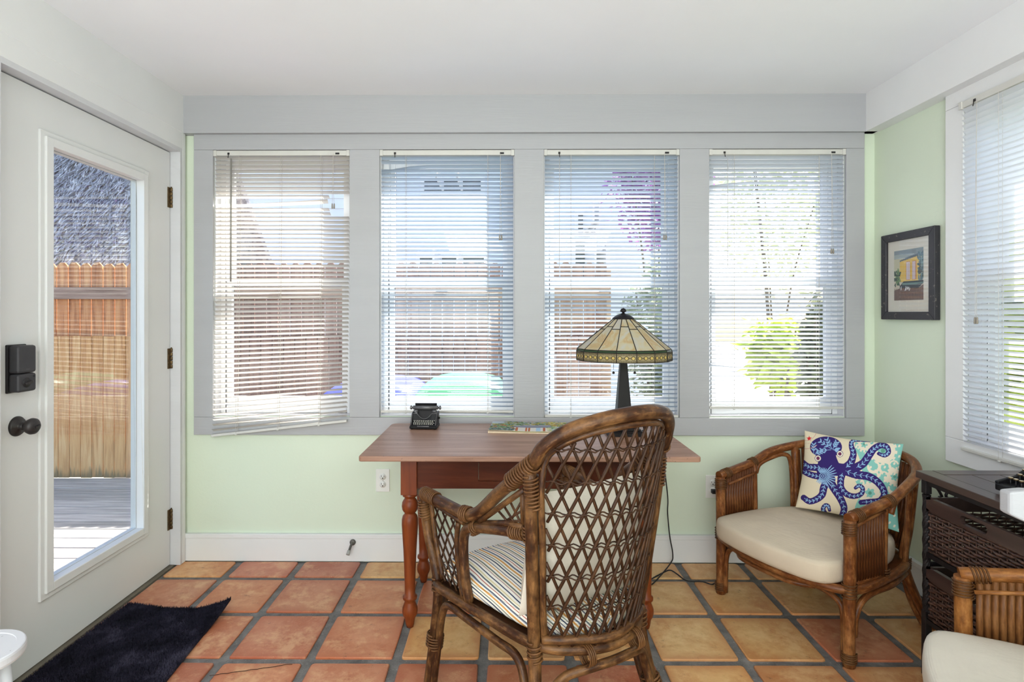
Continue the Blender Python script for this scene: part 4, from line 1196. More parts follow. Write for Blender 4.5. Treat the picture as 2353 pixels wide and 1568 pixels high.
# back posts
for s_ in (-1, 1):
    post = [(s_*0.224,-0.045,0.85), (s_*(wz(.7)+.004), yb(wz(.7),.7)+0.0, 0.7), (s_*(W0+.012), -0.012, 0.5), (s_*W0, 0.0, ZS), (s_*(W0+.016), -0.03, 0.2), (s_*(W0+.055), -0.095, 0.0)]
    MB().tube(spline(post, 6), 0.0175, 12).build('back_leg', M_RT1, ch1)
    fl = [(s_*0.288,0.527,0.648), (s_*0.276,0.515,0.52), (s_*FX, FY, ZS), (s_*(FX+.006), FY+.012, 0.2), (s_*(FX+.022), FY+.035, 0.0)]
    MB().tube(spline(fl, 6), 0.0165, 12).build('front_leg', M_RT1, ch1)
    fl2 = [(s_*(0.272), 0.50, 0.63), (s_*0.262, 0.48, 0.5), (s_*(FX-.006), FY-.028, ZS+.02)]
    MB().tube(spline(fl2, 6), 0.0085, 8).build('inner_stile', M_RT1, ch1)
    MB().tube(spline([(s_*0.272,0.50,0.628), (s_*0.262,0.40,0.622), (s_*0.251,0.285,0.618)], 5), 0.0085, 8).build('under_arm_rail', M_RT1, ch1)
    # bent arm support: from the back post forward, then down to the seat rim
    sup = [(s_*(W0+.02), -0.008, 0.672), (s_*0.222, 0.10, 0.652), (s_*0.242, 0.225, 0.622), (s_*0.25, 0.275, 0.60), (s_*0.251, 0.292, 0.55), (s_*0.247, 0.29, 0.46), (s_*0.238, 0.28, ZS+.01)]
    MB().tube(spline(sup, 6), 0.0155, 10).build('arm_support', M_RT1, ch1)
    sup2 = [(s_*0.256, 0.318, 0.612), (s_*0.2575, 0.325, 0.55), (s_*0.252, 0.318, 0.45), (s_*0.245, 0.305, ZS+.01)]
    MB().tube(spline(sup2, 5), 0.009, 8).build('side_stile', M_RT1, ch1)
    # triangle under the rising arm
    MB().tube([(s_*0.243,0.195,0.652), (s_*0.229,0.07,0.738), (s_*0.219,-0.012,0.795)], 0.0085, 8).build('brace_rail', M_RT1, ch1)
    MB().tube([(s_*0.240,0.20,0.644), (s_*0.222,0.09,0.675), (s_*(W0+.03),0.005,0.69)], 0.0085, 8).build('brace_rail', M_RT1, ch1)
    MB().tube([(s_*(W0+.026),0.012,0.69), (s_*0.216,0.004,0.785)], 0.0085, 8).build('brace_rail', M_RT1, ch1)
    def tri(u_, v_):                          # u along, v up
        a = Vector((s_*0.236,0.17,0.664)); b = Vector((s_*(W0+.03),0.01,0.69)); c = Vector((s_*0.218,0.005,0.785))
        return a*(1-u_)+(b*(1-v_)+c*v_)*u_
    for q in range(3):
        v0 = 0.15+0.3*q; MB().tube([tri(0.35+0.15*q, 0.02), tri(1.0, v0)], 0.0035, 5).build('lattice_strand', M_RT1T, ch1)
    for q in range(3):
        u0 = 0.98-0.17*q; MB().tube([tri(u0, 0.02), tri(u0-0.30, 0.98)], 0.0035, 5).build('lattice_strand', M_RT1T, ch1)
    # diamond panel below the arm
    def pan(u_, v_):
        a = Vector((s_*0.247,0.30,ZS+.02)); b = Vector((s_*(FX-.008),FY-.035,ZS+.02)); c = Vector((s_*0.272,0.495,0.62)); d = Vector((s_*0.256,0.315,0.61))
        return (a*(1-u_)+b*u_)*(1-v_)+(d*(1-u_)+c*u_)*v_
    for q in range(-3, 5):
        for sl_ in (1, -1):
            pts = []
            for i in range(25):
                v_ = i/24; u_ = q*0.30+(v_*1.15 if sl_ > 0 else 1.0-v_*1.15)-(0.0 if sl_ > 0 else 0.0)
                if -0.001 <= u_ <= 1.001: pts.append(pan(u_, v_)+Vector((s_*(0.0025*sl_), 0, 0)))
            if len(pts) > 2: MB().tube([pts[0], pts[len(pts)//2], pts[-1]], 0.0033, 5).build('lattice_strand', M_RT1T, ch1)
    # inverted-U leg braces at the sides
    sd_ = [(s_*(FX+.012), FY+.012, 0.02), (s_*(FX-.0), FY-.012, 0.2), (s_*(FX-.002), FY-.036, 0.285), (s_*(FX-.006), FY-.075, 0.325), (s_*(FX-.02), FY-.16, 0.325), (s_*(W0+.036), 0.14, 0.325), (s_*(W0+.012), 0.075, 0.31), (s_*(W0+.01), 0.035, 0.26), (s_*(W0+.025), 0.005, 0.16), (s_*(W0+.055), -0.055, 0.02)]
    MB().tube(spline(sd_, 6), 0.0125, 10).build('leg_brace', M_RT1, ch1)
# brace between the back legs
bb = [(-W0-.04,-.10,.02), (-W0-.0,-.062,.16), (-W0+.018,-.045,.25), (-W0+.05,-.062,.305), (-.08,-.09,.328), (0,-.100,.332)]
MB().tube(spline(bb+[tuple(p) for p in mir(bb[:-1])][::-1], 6), 0.0125, 10).build('leg_brace', M_RT1, ch1)
bf = [(-FX-.01, FY+.03, .02), (-FX+.012, FY+.02, .2), (-FX+.05, FY+.035, .305), (-.1, FY+.055, .33), (0, FY+.06, .333)]
MB().tube(spline(bf+[tuple(p) for p in mir(bf[:-1])][::-1], 6), 0.0125, 10).build('leg_brace', M_RT1, ch1)
# seat rim
rim = [(-FX, FY, ZS), (-FX-.0, FY-.1, ZS), (-(FX+W0)/2-.012, FY*0.5, ZS), (-W0, 0.02, ZS), (-W0*0.6, -0.058, ZS), (0, -0.092, ZS), (W0*0.6, -0.062, ZS), (W0, 0.02, ZS), ((FX+W0)/2+.012, FY*.5, ZS), (FX, FY-.1, ZS), (FX, FY, ZS), (FX*.5, FY+.045, ZS), (0, FY+.055, ZS), (-FX*.5, FY+.045, ZS)]
rims = spline(rim, 6, closed=True)
MB().tube(rims, 0.0145, 10, closed=True).build('seat_rim', M_RT1, ch1)
MB().tube(spline([(-W0+.01,-.022,ZS+.026), (-W0*.6,-.066,ZS+.03), (0,-.102,ZS+.03), (W0*.6,-.066,ZS+.03), (W0-.01,-.022,ZS+.026)], 8), 0.012, 10).build('back_rail', M_RT1, ch1)
deck_o = [(p.x*0.95, p.y*0.97) for p in rims]
MB().prism(deck_o, ZS-0.004, ZS+0.004).build('seat_deck', M_RT1T, ch1)
# bindings
wr = ch1
for s_ in (-1, 1):
    helix(wr, (s_*0.290,0.515,0.653), (s_*0.280,0.43,0.653), 0.020, 9, 0.003)
    helix(wr, (s_*0.287,0.526,0.625), (s_*0.282,0.522,0.565), 0.0175, 7, 0.003)
    helix(wr, (s_*0.255,0.292,0.648), (s_*0.248,0.255,0.652), 0.021, 4, 0.003)
    helix(wr, (s_*0.243,0.245,0.612), (s_*0.24,0.215,0.63), 0.018, 3, 0.0028)
    helix(wr, (s_*0.230,0.045,0.80), (s_*0.221,-0.065,0.878), 0.0215, 11, 0.0032)
    helix(wr, (s_*0.222,-0.043,0.84), (s_*0.211,-0.045,0.755), 0.0195, 9, 0.003)
    helix(wr, (s_*(W0+.024),0.005,0.672), (s_*(W0+.034),0.06,0.66), 0.017, 6, 0.003)
    helix(wr, (s_*(W0+.026),-0.022,0.70), (s_*(W0+.023),-0.02,0.655), 0.019, 5, 0.003)
    helix(wr, (s_*(W0+.001),-0.002,0.385), (s_*(W0+.001),-0.004,0.335), 0.0185, 4, 0.003)
    helix(wr, (s_*FX,FY+.001,0.385), (s_*FX,FY+.002,0.335), 0.0175, 4, 0.003)
    helix(wr, (s_*(FX+.004),FY+.008,0.20), (s_*(FX+.008),FY+.012,0.155), 0.026, 5, 0.003)
    helix(wr, (s_*(W0+.012),-0.03,0.20), (s_*(W0+.022),-0.045,0.155), 0.026, 5, 0.003)
for x in (-.075, .09): helix(wr, (x-.012,-.088,ZS-.008), (x+.012,-.088,ZS-.008), 0.026, 4, 0.0026)
# striped seat cushion
STR = [(235,230,218), (60,72,92), (235,230,218), (120,128,118), (238,232,220), (206,150,84), (236,230,216), (150,154,170), (84,96,112), (236,231,220), (178,92,84), (238,233,222), (96,104,110),
       (232,226,206), (212,196,150), (238,233,222), (70,80,104), (238,233,222), (160,120,130), (230,222,200), (110,120,116), (238,232,222), (214,158,92), (236,230,220), (90,98,116)]
WD = [3,1.6,2.4,1.4,2.2,2.4,2,1,1.6,3,1,2.4,1.8,2,1.4,2.6,1.5,3,1,2,1.8,2.8,1.4,2.4,1.2]
k = NT('striped_cotton'); tc = k.n('ShaderNodeTexCoord'); sx = k.n('ShaderNodeSeparateXYZ', Vector=tc.outputs['Object'])
wob = k.math('MULTIPLY', k.math('SUBTRACT', k.noise(k.coords('Object', (1,1,1)), 6, 2), 0.5), 0.012)
dn = k.math('MAXIMUM', k.math('SUBTRACT', ZS+0.066, sx.outputs[2]), 0.0)
xx = k.math('ADD', k.math('ADD', sx.outputs[0], wob), k.math('MULTIPLY', k.math('SIGN', sx.outputs[0]), dn))
fr_ = k.math('FRACT', k.math('ADD', k.math('MULTIPLY', xx, 1/0.125), 10.0))
tot = sum(WD); acc = 0; stops = []
for c, w_ in zip(STR, WD): stops.append((acc/tot, srgb(*c))); acc += w_
M_STR = k.done(k.bsdf(k.ramp(fr_, stops, 'CONSTANT'), 0.9, spec=0.1, normal=k.bump(k.noise(k.coords(), 400, 2), 0.2, 0.001)))
out = [(p.x*0.93, (p.y-0.22)*0.94+0.225) for p in spline(rim, 4, closed=True)]
cu = pad(out, ZS+0.016, ZS+0.066, 0.018).build('seat_cushion', M_STR, ch1)
MB().tube(ring_at(out, ZS+0.058, -0.001), 0.0035, 6, closed=True).build('piping', M_STR, cu)
# cream back cushion leaning in the chair
M_CREAM = fabric('cream_fabric', srgb(222,213,198), 0.05, 220)
def soft_pillow(name, TL, TR, BL, BR, thick, mat, parent, n=28, nrm=None, puff=0.55, sag=0.0):
    m = MB(); N = n+1
    nrm = nrm or (TR-TL).cross(BL-TL).normalized()
    def P_(u_, v_):
        e = 1-0.05*math.sin(PI*v_)*(1 if True else 0)
        uu = 0.5+(u_-0.5)*(1-0.06*math.sin(PI*v_)); vv = 0.5+(v_-0.5)*(1-0.06*math.sin(PI*u_))
        return (TL*(1-uu)+TR*uu)*(1-vv)+(BL*(1-uu)+BR*uu)*vv
    def hgt(u_, v_):
        f = max(0.0, (1-(2*u_-1)**2))*max(0.0, (1-(2*v_-1)**2))
        return thick/2*f**puff*(1+0.35*(v_-0.5))
    for side in (1, -1):
        for j in range(N):
            for i in range(N):
                u_, v_ = i/n, j/n
                wr_ = 0.004*math.sin(9*u_+5*v_)*math.sin(7*v_)
                m.v.append(P_(u_, v_)+nrm*side*(hgt(u_, v_)+(wr_ if hgt(u_, v_) > 0.01 else 0)))
    for side in (0, 1):
        o = side*N*N
        for j in range(n):
            for i in range(n):
                a = o+j*N+i; q = (a, a+N, a+N+1, a+1); m.face(q if side == 0 else q[::-1], uv=[(i/n,j/n),(i/n,(j+1)/n),((i+1)/n,(j+1)/n),((i+1)/n,j/n)], sm=True)
    o = m.build(name, mat, parent)
    return o
bt, bbm = 0.795, ZS+0.075
TL = Vector((-0.208, -0.005, bt-.018)); TR = Vector((0.208, -0.005, bt-.002)); BL = Vector((-0.205, 0.045, bbm-.012)); BR = Vector((0.205, 0.045, bbm-.012))
bc = soft_pillow('back_cushion', TL, TR, BL, BR, 0.135, M_CREAM, ch1, 24, puff=0.4)

# ------------------------------------------------------------------ low rattan lounge chairs
def lounge(name_label, O, ang, M_P, M_R, seat_z=0.275, arm_z=0.525, half=0.30, reed_n=11):
    r = empty('rattan_lounge_chair', O, ang, name_label, 'chair', 'low rattan lounge chairs')
    h = half
    bz = arm_z+0.115
    armrail = [(-h, 0.008, arm_z), (-h-.004, -0.12, arm_z+.02), (-h-.008, -0.22, arm_z+.038), (-h-.004, -0.32, arm_z+.075), (-h+.03, -0.44, bz-.015), (-h+.10, -0.535, bz+.008), (-0.10, -0.585, bz+.016), (0, -0.592, bz+.018)]
    full_ = armrail+[(-p[0], p[1], p[2]) for p in armrail[:-1]][::-1]
    MB().tube(spline(full_, 7), 0.019, 12).build('arm_and_back_rail', M_P, r)
    wr = r
    SZ = seat_z
    for s_ in (-1, 1):
        MB().tube(spline([(s_*h, 0, arm_z-.004), (s_*(h-.002), -0.002, 0.3), (s_*(h-.004), 0.0, 0.15), (s_*(h-.004), 0.0, 0.0)], 5), [0.021]*16, 12).build('front_leg', M_P, r)
        MB().tube(spline([(s_*(h-.026), -0.004, 0.012), (s_*(h-.028), -0.006, 0.15), (s_*(h-.045), -0.01, 0.205), (s_*(h-.10), -0.0, 0.232), (s_*(h-.18), 0.02, 0.24)], 5), 0.011, 8).build('leg_brace', M_P, r)
        MB().tube(spline([(s_*(h-.004), -0.028, 0.10), (s_*(h-.002), -0.034, 0.17), (s_*(h-.0), -0.06, 0.215), (s_*h, -0.12, 0.238), (s_*(h-.004), -0.24, 0.242), (s_*(h-.05), -0.40, 0.235), (s_*(h-.085), -0.455, 0.20), (s_*(h-.08), -0.49, 0.10), (s_*(h-.055), -0.53, 0.0)], 5), 0.012, 8).build('side_brace', M_P, r)
        MB().tube(spline([(s_*(h-.005), -0.205, arm_z+.03), (s_*(h-.008), -0.205, 0.40), (s_*(h-.01), -0.205, SZ-.02)], 4), 0.012, 8).build('panel_stile', M_P, r)
        MB().tube(spline([(s_*(h-.03), -0.02, arm_z-.032), (s_*(h-.03), -0.19, arm_z+.0)], 3), 0.006, 6).build('panel_rail', M_P, r)
        MB().tube(spline([(s_*(h+.004), -0.02, arm_z-.030), (s_*(h+.004), -0.19, arm_z+.003)], 3), 0.006, 6).build('panel_rail', M_P, r)
        MB().tube(spline([(s_*(h-.004), -0.012, SZ+.012), (s_*(h-.006), -0.20, SZ+.012)], 3), 0.011, 8).build('panel_rail', M_P, r)
        for q in range(reed_n):
            y = -0.028-0.168*(q+0.5)/reed_n
            MB().tube([(s_*(h-.004), y, SZ+.015), (s_*(h-.006), y, arm_z-.012+(-y)*0.16)], 0.168/reed_n*0.52, 7).build('reed', M_R, r)
        # back leg, splayed, and the bent loop behind the panel
        MB().tube(spline([(s_*(h-.035), -0.435, bz-.02), (s_*(h-.05), -0.425, 0.42), (s_*(h-.065), -0.42, SZ), (s_*(h-.05), -0.47, 0.13), (s_*(h-.03), -0.545, 0.0)], 5), 0.017, 10).build('back_leg', M_P, r)
        MB().tube(spline([(s_*(h+.004), -0.225, arm_z-.015), (s_*(h+.004), -0.245, arm_z+.022), (s_*(h-.002), -0.30, arm_z+.045), (s_*(h-.02), -0.375, arm_z+.062), (s_*(h-.036), -0.405, arm_z+.03), (s_*(h-.045), -0.408, 0.40), (s_*(h-.05), -0.40, SZ)], 5), 0.0105, 8).build('loop_brace', M_P, r)
        for z0, z1, yy, rr, n_ in ((arm_z-.012, arm_z-.06, 0.0, 0.0225, 6), (0.05, 0.012, 0.0, 0.0225, 5), (SZ+.02, SZ-.035, 0.0, 0.0225, 5)): helix(wr, (s_*(h-.002), yy, z0), (s_*(h-.003), yy, z1), rr, n_, 0.0026)
        helix(wr, (s_*h, -0.015, arm_z+.002), (s_*(h+.002), -0.055, arm_z+.008), 0.0205, 5, 0.0026)
        helix(wr, (s_*(h+.006), -0.19, arm_z+.032), (s_*(h+.008), -0.222, arm_z+.038), 0.0205, 4, 0.0026)
        helix(wr, (s_*(h-.008), -0.205, SZ+.035), (s_*(h-.010), -0.205, SZ-.015), 0.0165, 5, 0.0024)
        helix(wr, (s_*(h-.062), -0.42, SZ+.015), (s_*(h-.064), -0.422, SZ-.03), 0.02, 5, 0.0026)
    # curved staved back between the back legs
    nb_ = 26
    back_bot = spline([(-h+.068, -0.415, SZ+.03), (-h+.11, -0.465, SZ+.03), (-0.09, -0.50, SZ+.03), (0, -0.505, SZ+.03), (0.09, -0.50, SZ+.03), (h-.11, -0.465, SZ+.03), (h-.068, -0.415, SZ+.03)], 8)
    back_top = spline([(-h+.034, -0.44, bz-.035), (-h+.095, -0.525, bz-.012), (-0.10, -0.578, bz-.004), (0, -0.586, bz-.002), (0.10, -0.578, bz-.004), (h-.095, -0.525, bz-.012), (h-.034, -0.44, bz-.035)], 8)
    MB().tube(back_bot, 0.010, 8).build('back_rail', M_P, r)
    L_ = len(back_bot)
    for q in range(nb_):
        i = (q+.5)/nb_*(L_-1); a = int(i); f = i-a
        p0 = back_bot[a].lerp(back_bot[min(a+1, L_-1)], f); p1 = back_top[a].lerp(back_top[min(a+1, L_-1)], f)
        MB().tube([p0, (p0+p1)/2+Vector((0,-.006,0)), p1], 0.0092, 7).build('back_reed', M_R, r)
    # seat frame
    rim_ = [(-h+.004, 0.0, SZ-.005), (-h+.004, -0.2, SZ-.005), (-h+.06, -0.42, SZ-.005), (-0.10, -0.50, SZ-.005), (0.10, -0.50, SZ-.005), (h-.06, -0.42, SZ-.005), (h-.004, -0.2, SZ-.005), (h-.004, 0.0, SZ-.005), (0.15, 0.075, SZ-.005), (0, 0.095, SZ-.005), (-0.15, 0.075, SZ-.005)]
    rs = spline(rim_, 6, closed=True)
    MB().tube(rs, 0.0165, 10, closed=True).build('seat_rim', M_P, r)
    MB().tube(spline([(-h+.12, 0.02, SZ-.036), (-0.1, 0.075, SZ-.036), (0.1, 0.075, SZ-.036), (h-.12, 0.02, SZ-.036)], 6), 0.011, 8).build('front_stretcher', M_P, r)
    MB().prism([(p.x*.97, p.y*.97) for p in rs], SZ-.006, SZ+.004).build('seat_deck', M_R, r)
    co_ = spline([(-h+.03, 0.02, 0), (-h+.03, -0.2, 0), (-h+.085, -0.40, 0), (-0.10, -0.475, 0), (0.10, -0.475, 0), (h-.085, -0.40, 0), (h-.03, -0.2, 0), (h-.03, 0.02, 0), (h-.07, 0.09, 0), (0.12, 0.118, 0), (0, 0.126, 0), (-0.12, 0.118, 0), (-h+.07, 0.09, 0)], 4, closed=True)
    return r, [(p.x, p.y) for p in co_]
fLi, fRi = U(1655,1362,Z=0), U(1953,1533,Z=0)
ax_ = Vector((fLi.x-fRi.x, fLi.y-fRi.y, 0)); hw_ = ax_.length/2; axn = ax_.normalized()
O2 = Vector(((fLi.x+fRi.x)/2, (fLi.y+fRi.y)/2, 0))
lc, co_ = lounge('brown rattan lounge chair in the corner with an octopus pillow on its cream seat', O2, math.atan2(axn.y, axn.x), M_RT2, M_REED2, half=hw_)
scu = pad(co_, 0.282, 0.362, 0.016, inset=0.022, round_=0.45).build('seat_cushion', fabric('oatmeal_fabric', srgb(216,200,178), 0.05, 200), lc)
MB().tube(ring_at(co_, 0.348, -0.006), 0.0013, 5, closed=True).build('seam', fabric('seam_thread', srgb(176,158,136), 0.05), scu)
# the near lounge chair, bottom right of the photograph
q0 = U(2212, 1318, d=1.62)
O3 = Vector((q0.x, q0.y, 0))
dirn = Vector((0.885, -0.465, 0)).normalized()        # arm runs this way, away from the arm tip
ax3 = Vector((-dirn.y, dirn.x, 0)) ; ax3 = ax3 if ax3.y > 0 else -ax3   # local +x (towards the far arm)
ang3 = math.atan2(ax3.y, ax3.x)
h3 = 0.30
O3 = O3-ax3*h3
lc3, co3 = lounge('honey coloured rattan lounge chair with cream seat, in front of the dark wicker drawer chest', O3, ang3, M_RT3, M_REED3, half=h3, reed_n=10, arm_z=0.52)
scu3 = pad(co3, 0.285, 0.375, 0.02, inset=0.022, round_=0.45).build('seat_cushion', fabric('cream_seat', srgb(222,214,200), 0.04, 200), lc3)
# ------------------------------------------------------------------ octopus pillow
PT = {'TL':(1848,988), 'TR':(2077,1020)}
pTL, pTR = U(1849, 990, d=2.74), U(2076, 1021, d=2.42)
pBL = U(1828, 1166, d=2.60); pBR = pBL+(pTR-pTL)+Vector((0,0,0.0))
pc_ = (pBL+pBR)/2
pil = empty('octopus_pillow', (pc_.x, pc_.y, pBL.z), 0, 'square throw pillow printed with a purple octopus, leaning in the corner chair', 'pillow')
off = Vector(pil.location)
G = 300
A = np.zeros((G, G, 3)); CR = L3(222,208,180); A[:] = CR
yy, xx = np.mgrid[0:G, 0:G]; uu = (xx+.5)/G; vv = (yy+.5)/G
# lay the print out on the puffed face: each cell looks up the printed design in the drawing's own units
nrm = (pTR-pTL).cross(pBL-pTL).normalized()
if nrm.y > 0: nrm = -nrm
def pil_pt(u_, v_, side):
    uu_ = 0.5+(u_-0.5)*(1-0.07*math.sin(PI*v_)); vv_ = 0.5+(v_-0.5)*(1-0.07*math.sin(PI*u_))
    p = (pTL*(1-uu_)+pTR*uu_)*(1-vv_)+(pBL*(1-uu_)+pBR*uu_)*vv_
    f = max(0.0, 1-(2*u_-1)**2)*max(0.0, 1-(2*v_-1)**2)
    wr_ = 0.006*math.sin(5*u_+8*v_)*math.sin(4*v_+2)*f + 0.005*math.exp(-((u_+v_*0.9-1.05)/0.05)**2)*(1 if u_ < .45 else 0)*f
    return p+nrm*side*(0.062*f**0.55+wr_)-off
XX = np.zeros((G, G)); YY = np.zeros((G, G))
cyw, syw = math.cos(YAW), math.sin(YAW)
for j in range(G):
    for i in range(G):
        q = pil_pt((i+.5)/G, (j+.5)/G, 1)+off
        dd = -q.x*syw+q.y*cyw; rr_ = q.x*cyw+q.y*syw
        XX[j, i] = ((CX+FPX*rr_/dd)-1820)*6.03; YY[j, i] = ((CY-FPX*(q.z-CAMZ)/dd)-970)*6.03
def seg_paint(spine, r0, r1, col, n=14):
    P_ = [Vector((p[0], p[1], 0)) for p in spine]; S_ = spline(P_, n); N_ = len(S_)
    for i, p in enumerate(S_):
        r = r0+(r1-r0)*i/(N_-1); A[(XX-p.x)**2+(YY-p.y)**2 < r*r] = col
    return S_
TEAL = L3(132,190,178)
edge = 905+35*np.sin(YY/70.0)
CRM = L3(226,214,192)
A[(XX > edge)] = TEAL
for (mx, my, mr) in ((1260,400,185), (1080,985,150), (1000,310,100), (1420,760,120), (1330,1120,120)):
    th = np.arctan2(YY-my, XX-mx); rd = np.hypot(XX-mx, YY-my)
    A[(rd < mr+14*np.sign(np.sin(th*13))) & (XX > edge)] = CRM
    A[(rd < mr*0.42+9*np.sin(th*6)) & (XX > edge)] = TEAL
    A[(rd < mr*0.16) & (XX > edge)] = L3(96,150,132)
for cx_, cy_, rr in ((1130,620,75), (1290,640,75), (1130,745,62), (1270,755,62), (1410,600,60), (930,850,60), (1400,920,60)):
    th = np.arctan2(YY-cy_, XX-cx_); rd = np.hypot(XX-cx_, YY-cy_)
    A[(np.abs(rd-rr) < 15+5*np.sin(th)) & (np.cos(th+cx_) > -0.75) & (XX > edge-20)] = CRM
lf_ = np.sin(XX/21.0)*np.sin(YY/23.0+XX/60.0)
A[(lf_ > 0.72) & (XX > edge) & (np.hypot(XX-1260, YY-400) > 190)] = CRM
PU = L3(56,42,104); LB = L3(142,178,214)
tent = [([(740,640),(815,560),(850,440),(822,340),(830,275),(900,258),(1080,272)], 62, 10), ([(880,640),(990,570),(1075,450),(1140,370),(1230,325),(1315,350),(1335,425),(1280,465),(1200,440)], 62, 24),
        ([(720,670),(890,730),(1050,755),(1170,820),(1255,920),(1275,1010),(1210,1090),(1080,1105),(955,1115)], 62, 34), ([(700,700),(675,800),(680,910),(755,1000),(870,1030),(965,990),(975,915),(925,885),(880,915)], 52, 24),
        ([(540,850),(600,950),(670,1060),(720,1190),(690,1300),(600,1345),(490,1300),(432,1220),(455,1160),(500,1165),(520,1225)], 58, 22), ([(480,820),(440,910),(415,1010),(335,1075),(240,1100),(160,1050)], 56, 40),
        ([(420,640),(310,630),(220,620),(140,560)], 52, 42), ([(430,760),(330,750),(230,720),(140,670)], 46, 40)]
spines = [seg_paint(s_, a, b, PU) for s_, a, b in tent]
A[((XX-470)/222)**2+((YY-350)/148)**2 < 1] = PU
seg_paint([(470,440),(520,560),(600,650),(760,660),(880,640)], 130, 60, PU)
seg_paint([(470,560),(440,700),(520,800)], 110, 80, PU)
def leaf(x, y, a, L_, w_, col=LB):
    dx, dy = XX-x-math.cos(a)*L_/2, YY-y-math.sin(a)*L_/2
    u_ = dx*math.cos(a)+dy*math.sin(a); v_ = -dx*math.sin(a)+dy*math.cos(a)
    A[(u_/(L_/2))**2+(v_/(w_/2))**2 < 1] = col
for S_, (sp_, r0, r1) in zip(spines, tent):
    for i in range(4, len(S_)-4, 7):
        d = S_[i+1]-S_[i-1]; an = math.atan2(d.y, d.x); r = r0+(r1-r0)*i/len(S_)
        for sg in (-1, 1): leaf(S_[i].x, S_[i].y, an+sg*0.75, r*0.85, 13)
    N_ = len(S_)
    for i in range(2, N_-2): A[(XX-S_[i].x)**2+(YY-S_[i].y)**2 < 4.2**2] = LB
for (x0, y0, x1, y1) in ((560,385,380,260),(560,385,480,235),(560,385,620,280),(300,455,300,300),(560,385,640,390),(560,385,330,400),(300,455,430,405)):
    for t in np.linspace(0.1, 0.95, 30): A[(XX-x0-(x1-x0)*t)**2+(YY-y0-(y1-y0)*t)**2 < 4.0**2] = LB
    an = math.atan2(y1-y0, x1-x0)
    for t in (0.35, 0.6, 0.85):
        for sg in (-1, 1): leaf(x0+(x1-x0)*t, y0+(y1-y0)*t, an+sg*0.7, 52, 17)
for i in range(22):
    a = math.radians(-125+i*12.5); L_ = 200 if -60 < -125+i*12.5 < 70 else 120
    leaf(425+math.cos(a)*46, 750+math.sin(a)*46, a, L_-46, 15)
for rr, c in ((44, LB), (34, PU), (22, LB), (12, PU)): A[(XX-425)**2+(YY-750)**2 < rr*rr] = c
for ex, ey in ((360,505),(663,443)):
    for rr, c in ((46, PU), (40, L3(232,222,204)), (24, L3(110,52,84))): A[(XX-ex)**2+(YY-ey)**2 < rr*rr] = c
sp5 = [(237+(40 if q % 2 == 0 else 17)*math.sin(q*PI/5), 230-(40 if q % 2 == 0 else 17)*math.cos(q*PI/5)) for q in range(10)]
def in_poly(poly):
    ins = np.zeros(XX.shape, bool); n = len(poly)
    for i in range(n):
        x1, y1 = poly[i]; x2, y2 = poly[(i+1) % n]
        ins ^= ((y1 > YY) != (y2 > YY)) & (XX < (x2-x1)*(YY-y1)/((y2-y1) if abs(y2-y1) > 1e-9 else 1e-9)+x1)
    return ins
A[in_poly(sp5)] = L3(206,44,46)
for rr in (150, 262):
    A[(np.abs(np.hypot(XX-190, YY-110)-rr) < 3.5) & (XX < 345) & (YY > 120)] = L3(206,150,140)
for q in range(9): A[(np.abs(XX-(225+q*18)) < 4) & (np.abs(YY-(118+q*5)) < 9) & ((XX.astype(int)+YY.astype(int)) % 3 > 0)] = L3(176,168,160)
for q in range(4): A[(np.abs(XX-(196+q*20)) < 5) & (np.abs(YY-296) < 10) & ((XX.astype(int)) % 4 > 1)] = L3(200,170,150)
M_PIL = vcol('printed_cotton', 0.9, 0.1)
M_PILB = fabric('pillow_back_cotton', srgb(222,208,180), 0.05, 220)
fo = print_grid(A, lambda u_, v_: pil_pt(u_, v_, 1), 'printed_face', M_PIL, pil, smooth=True)
m = MB(); n = 24
for j in range(n+1):
    for i in range(n+1): m.v.append(pil_pt(i/n, j/n, -1))
for j in range(n):
    for i in range(n): a = j*(n+1)+i; m.face((a, a+1, a+n+2, a+n+1), sm=True)
m.build('back_face', M_PILB, pil)

# ------------------------------------------------------------------ dark drawer chest with wicker baskets
M_DK = metal('dark_iron', srgb(46,42,43), 0.42, 0.4, 0.2)
M_DKW = wood('espresso_wood', srgb(54,40,37), srgb(70,54,49), srgb(86,68,61), (26,2,26), 0.3, 0.0, 0.5, 0.05)
k = NT('dark_wicker'); n1 = k.noise(k.coords('Object', (1,1,1)), 90, 4, 0.7)
M_DKR = k.done(k.bsdf(k.ramp(n1, [(0.35, srgb(40,27,24)), (0.55, srgb(80,55,45)), (0.72, srgb(126,94,76))]), 0.35, spec=0.5))
CZ = 0.704
lg = U(2130, 1553, Z=0); xf = lg.x-0.012; yf1 = lg.y+0.012
cy0, cy1 = yf1-0.455, yf1+0.004
xb = XR-0.03
chest = empty('wicker_drawer_chest', ((xf+xb)/2, (cy0+cy1)/2, 0), 0, 'dark iron chest with twisted legs, plank top and two wicker basket drawers', 'drawer chest')
tx = xf-0.012
planks = [(tx, tx+0.055, cy0-.012, cy1+.006)]
xs_ = [tx+0.0575+i*(xb-.055-tx-0.0575)/3 for i in range(4)]
MB().box(tx, tx+.055, cy0-.012, cy1+.006, CZ-.024, CZ).build('top_plank', M_DKW, chest, 0.002, world=True)
MB().box(tx+.0565, xb+.012, cy1-.049, cy1+.006, CZ-.024, CZ).build('top_plank', M_DKW, chest, 0.002, world=True)
MB().box(tx+.0565, xb+.012, cy0-.012, cy0+.043, CZ-.024, CZ).build('top_plank', M_DKW, chest, 0.002, world=True)
for i in range(3): MB().box(xs_[i]-.001, xs_[i+1]-.0025, cy0+.0445, cy1-.0505, CZ-.024, CZ-.0008).build('top_plank', M_DKW, chest, 0.0015, world=True)
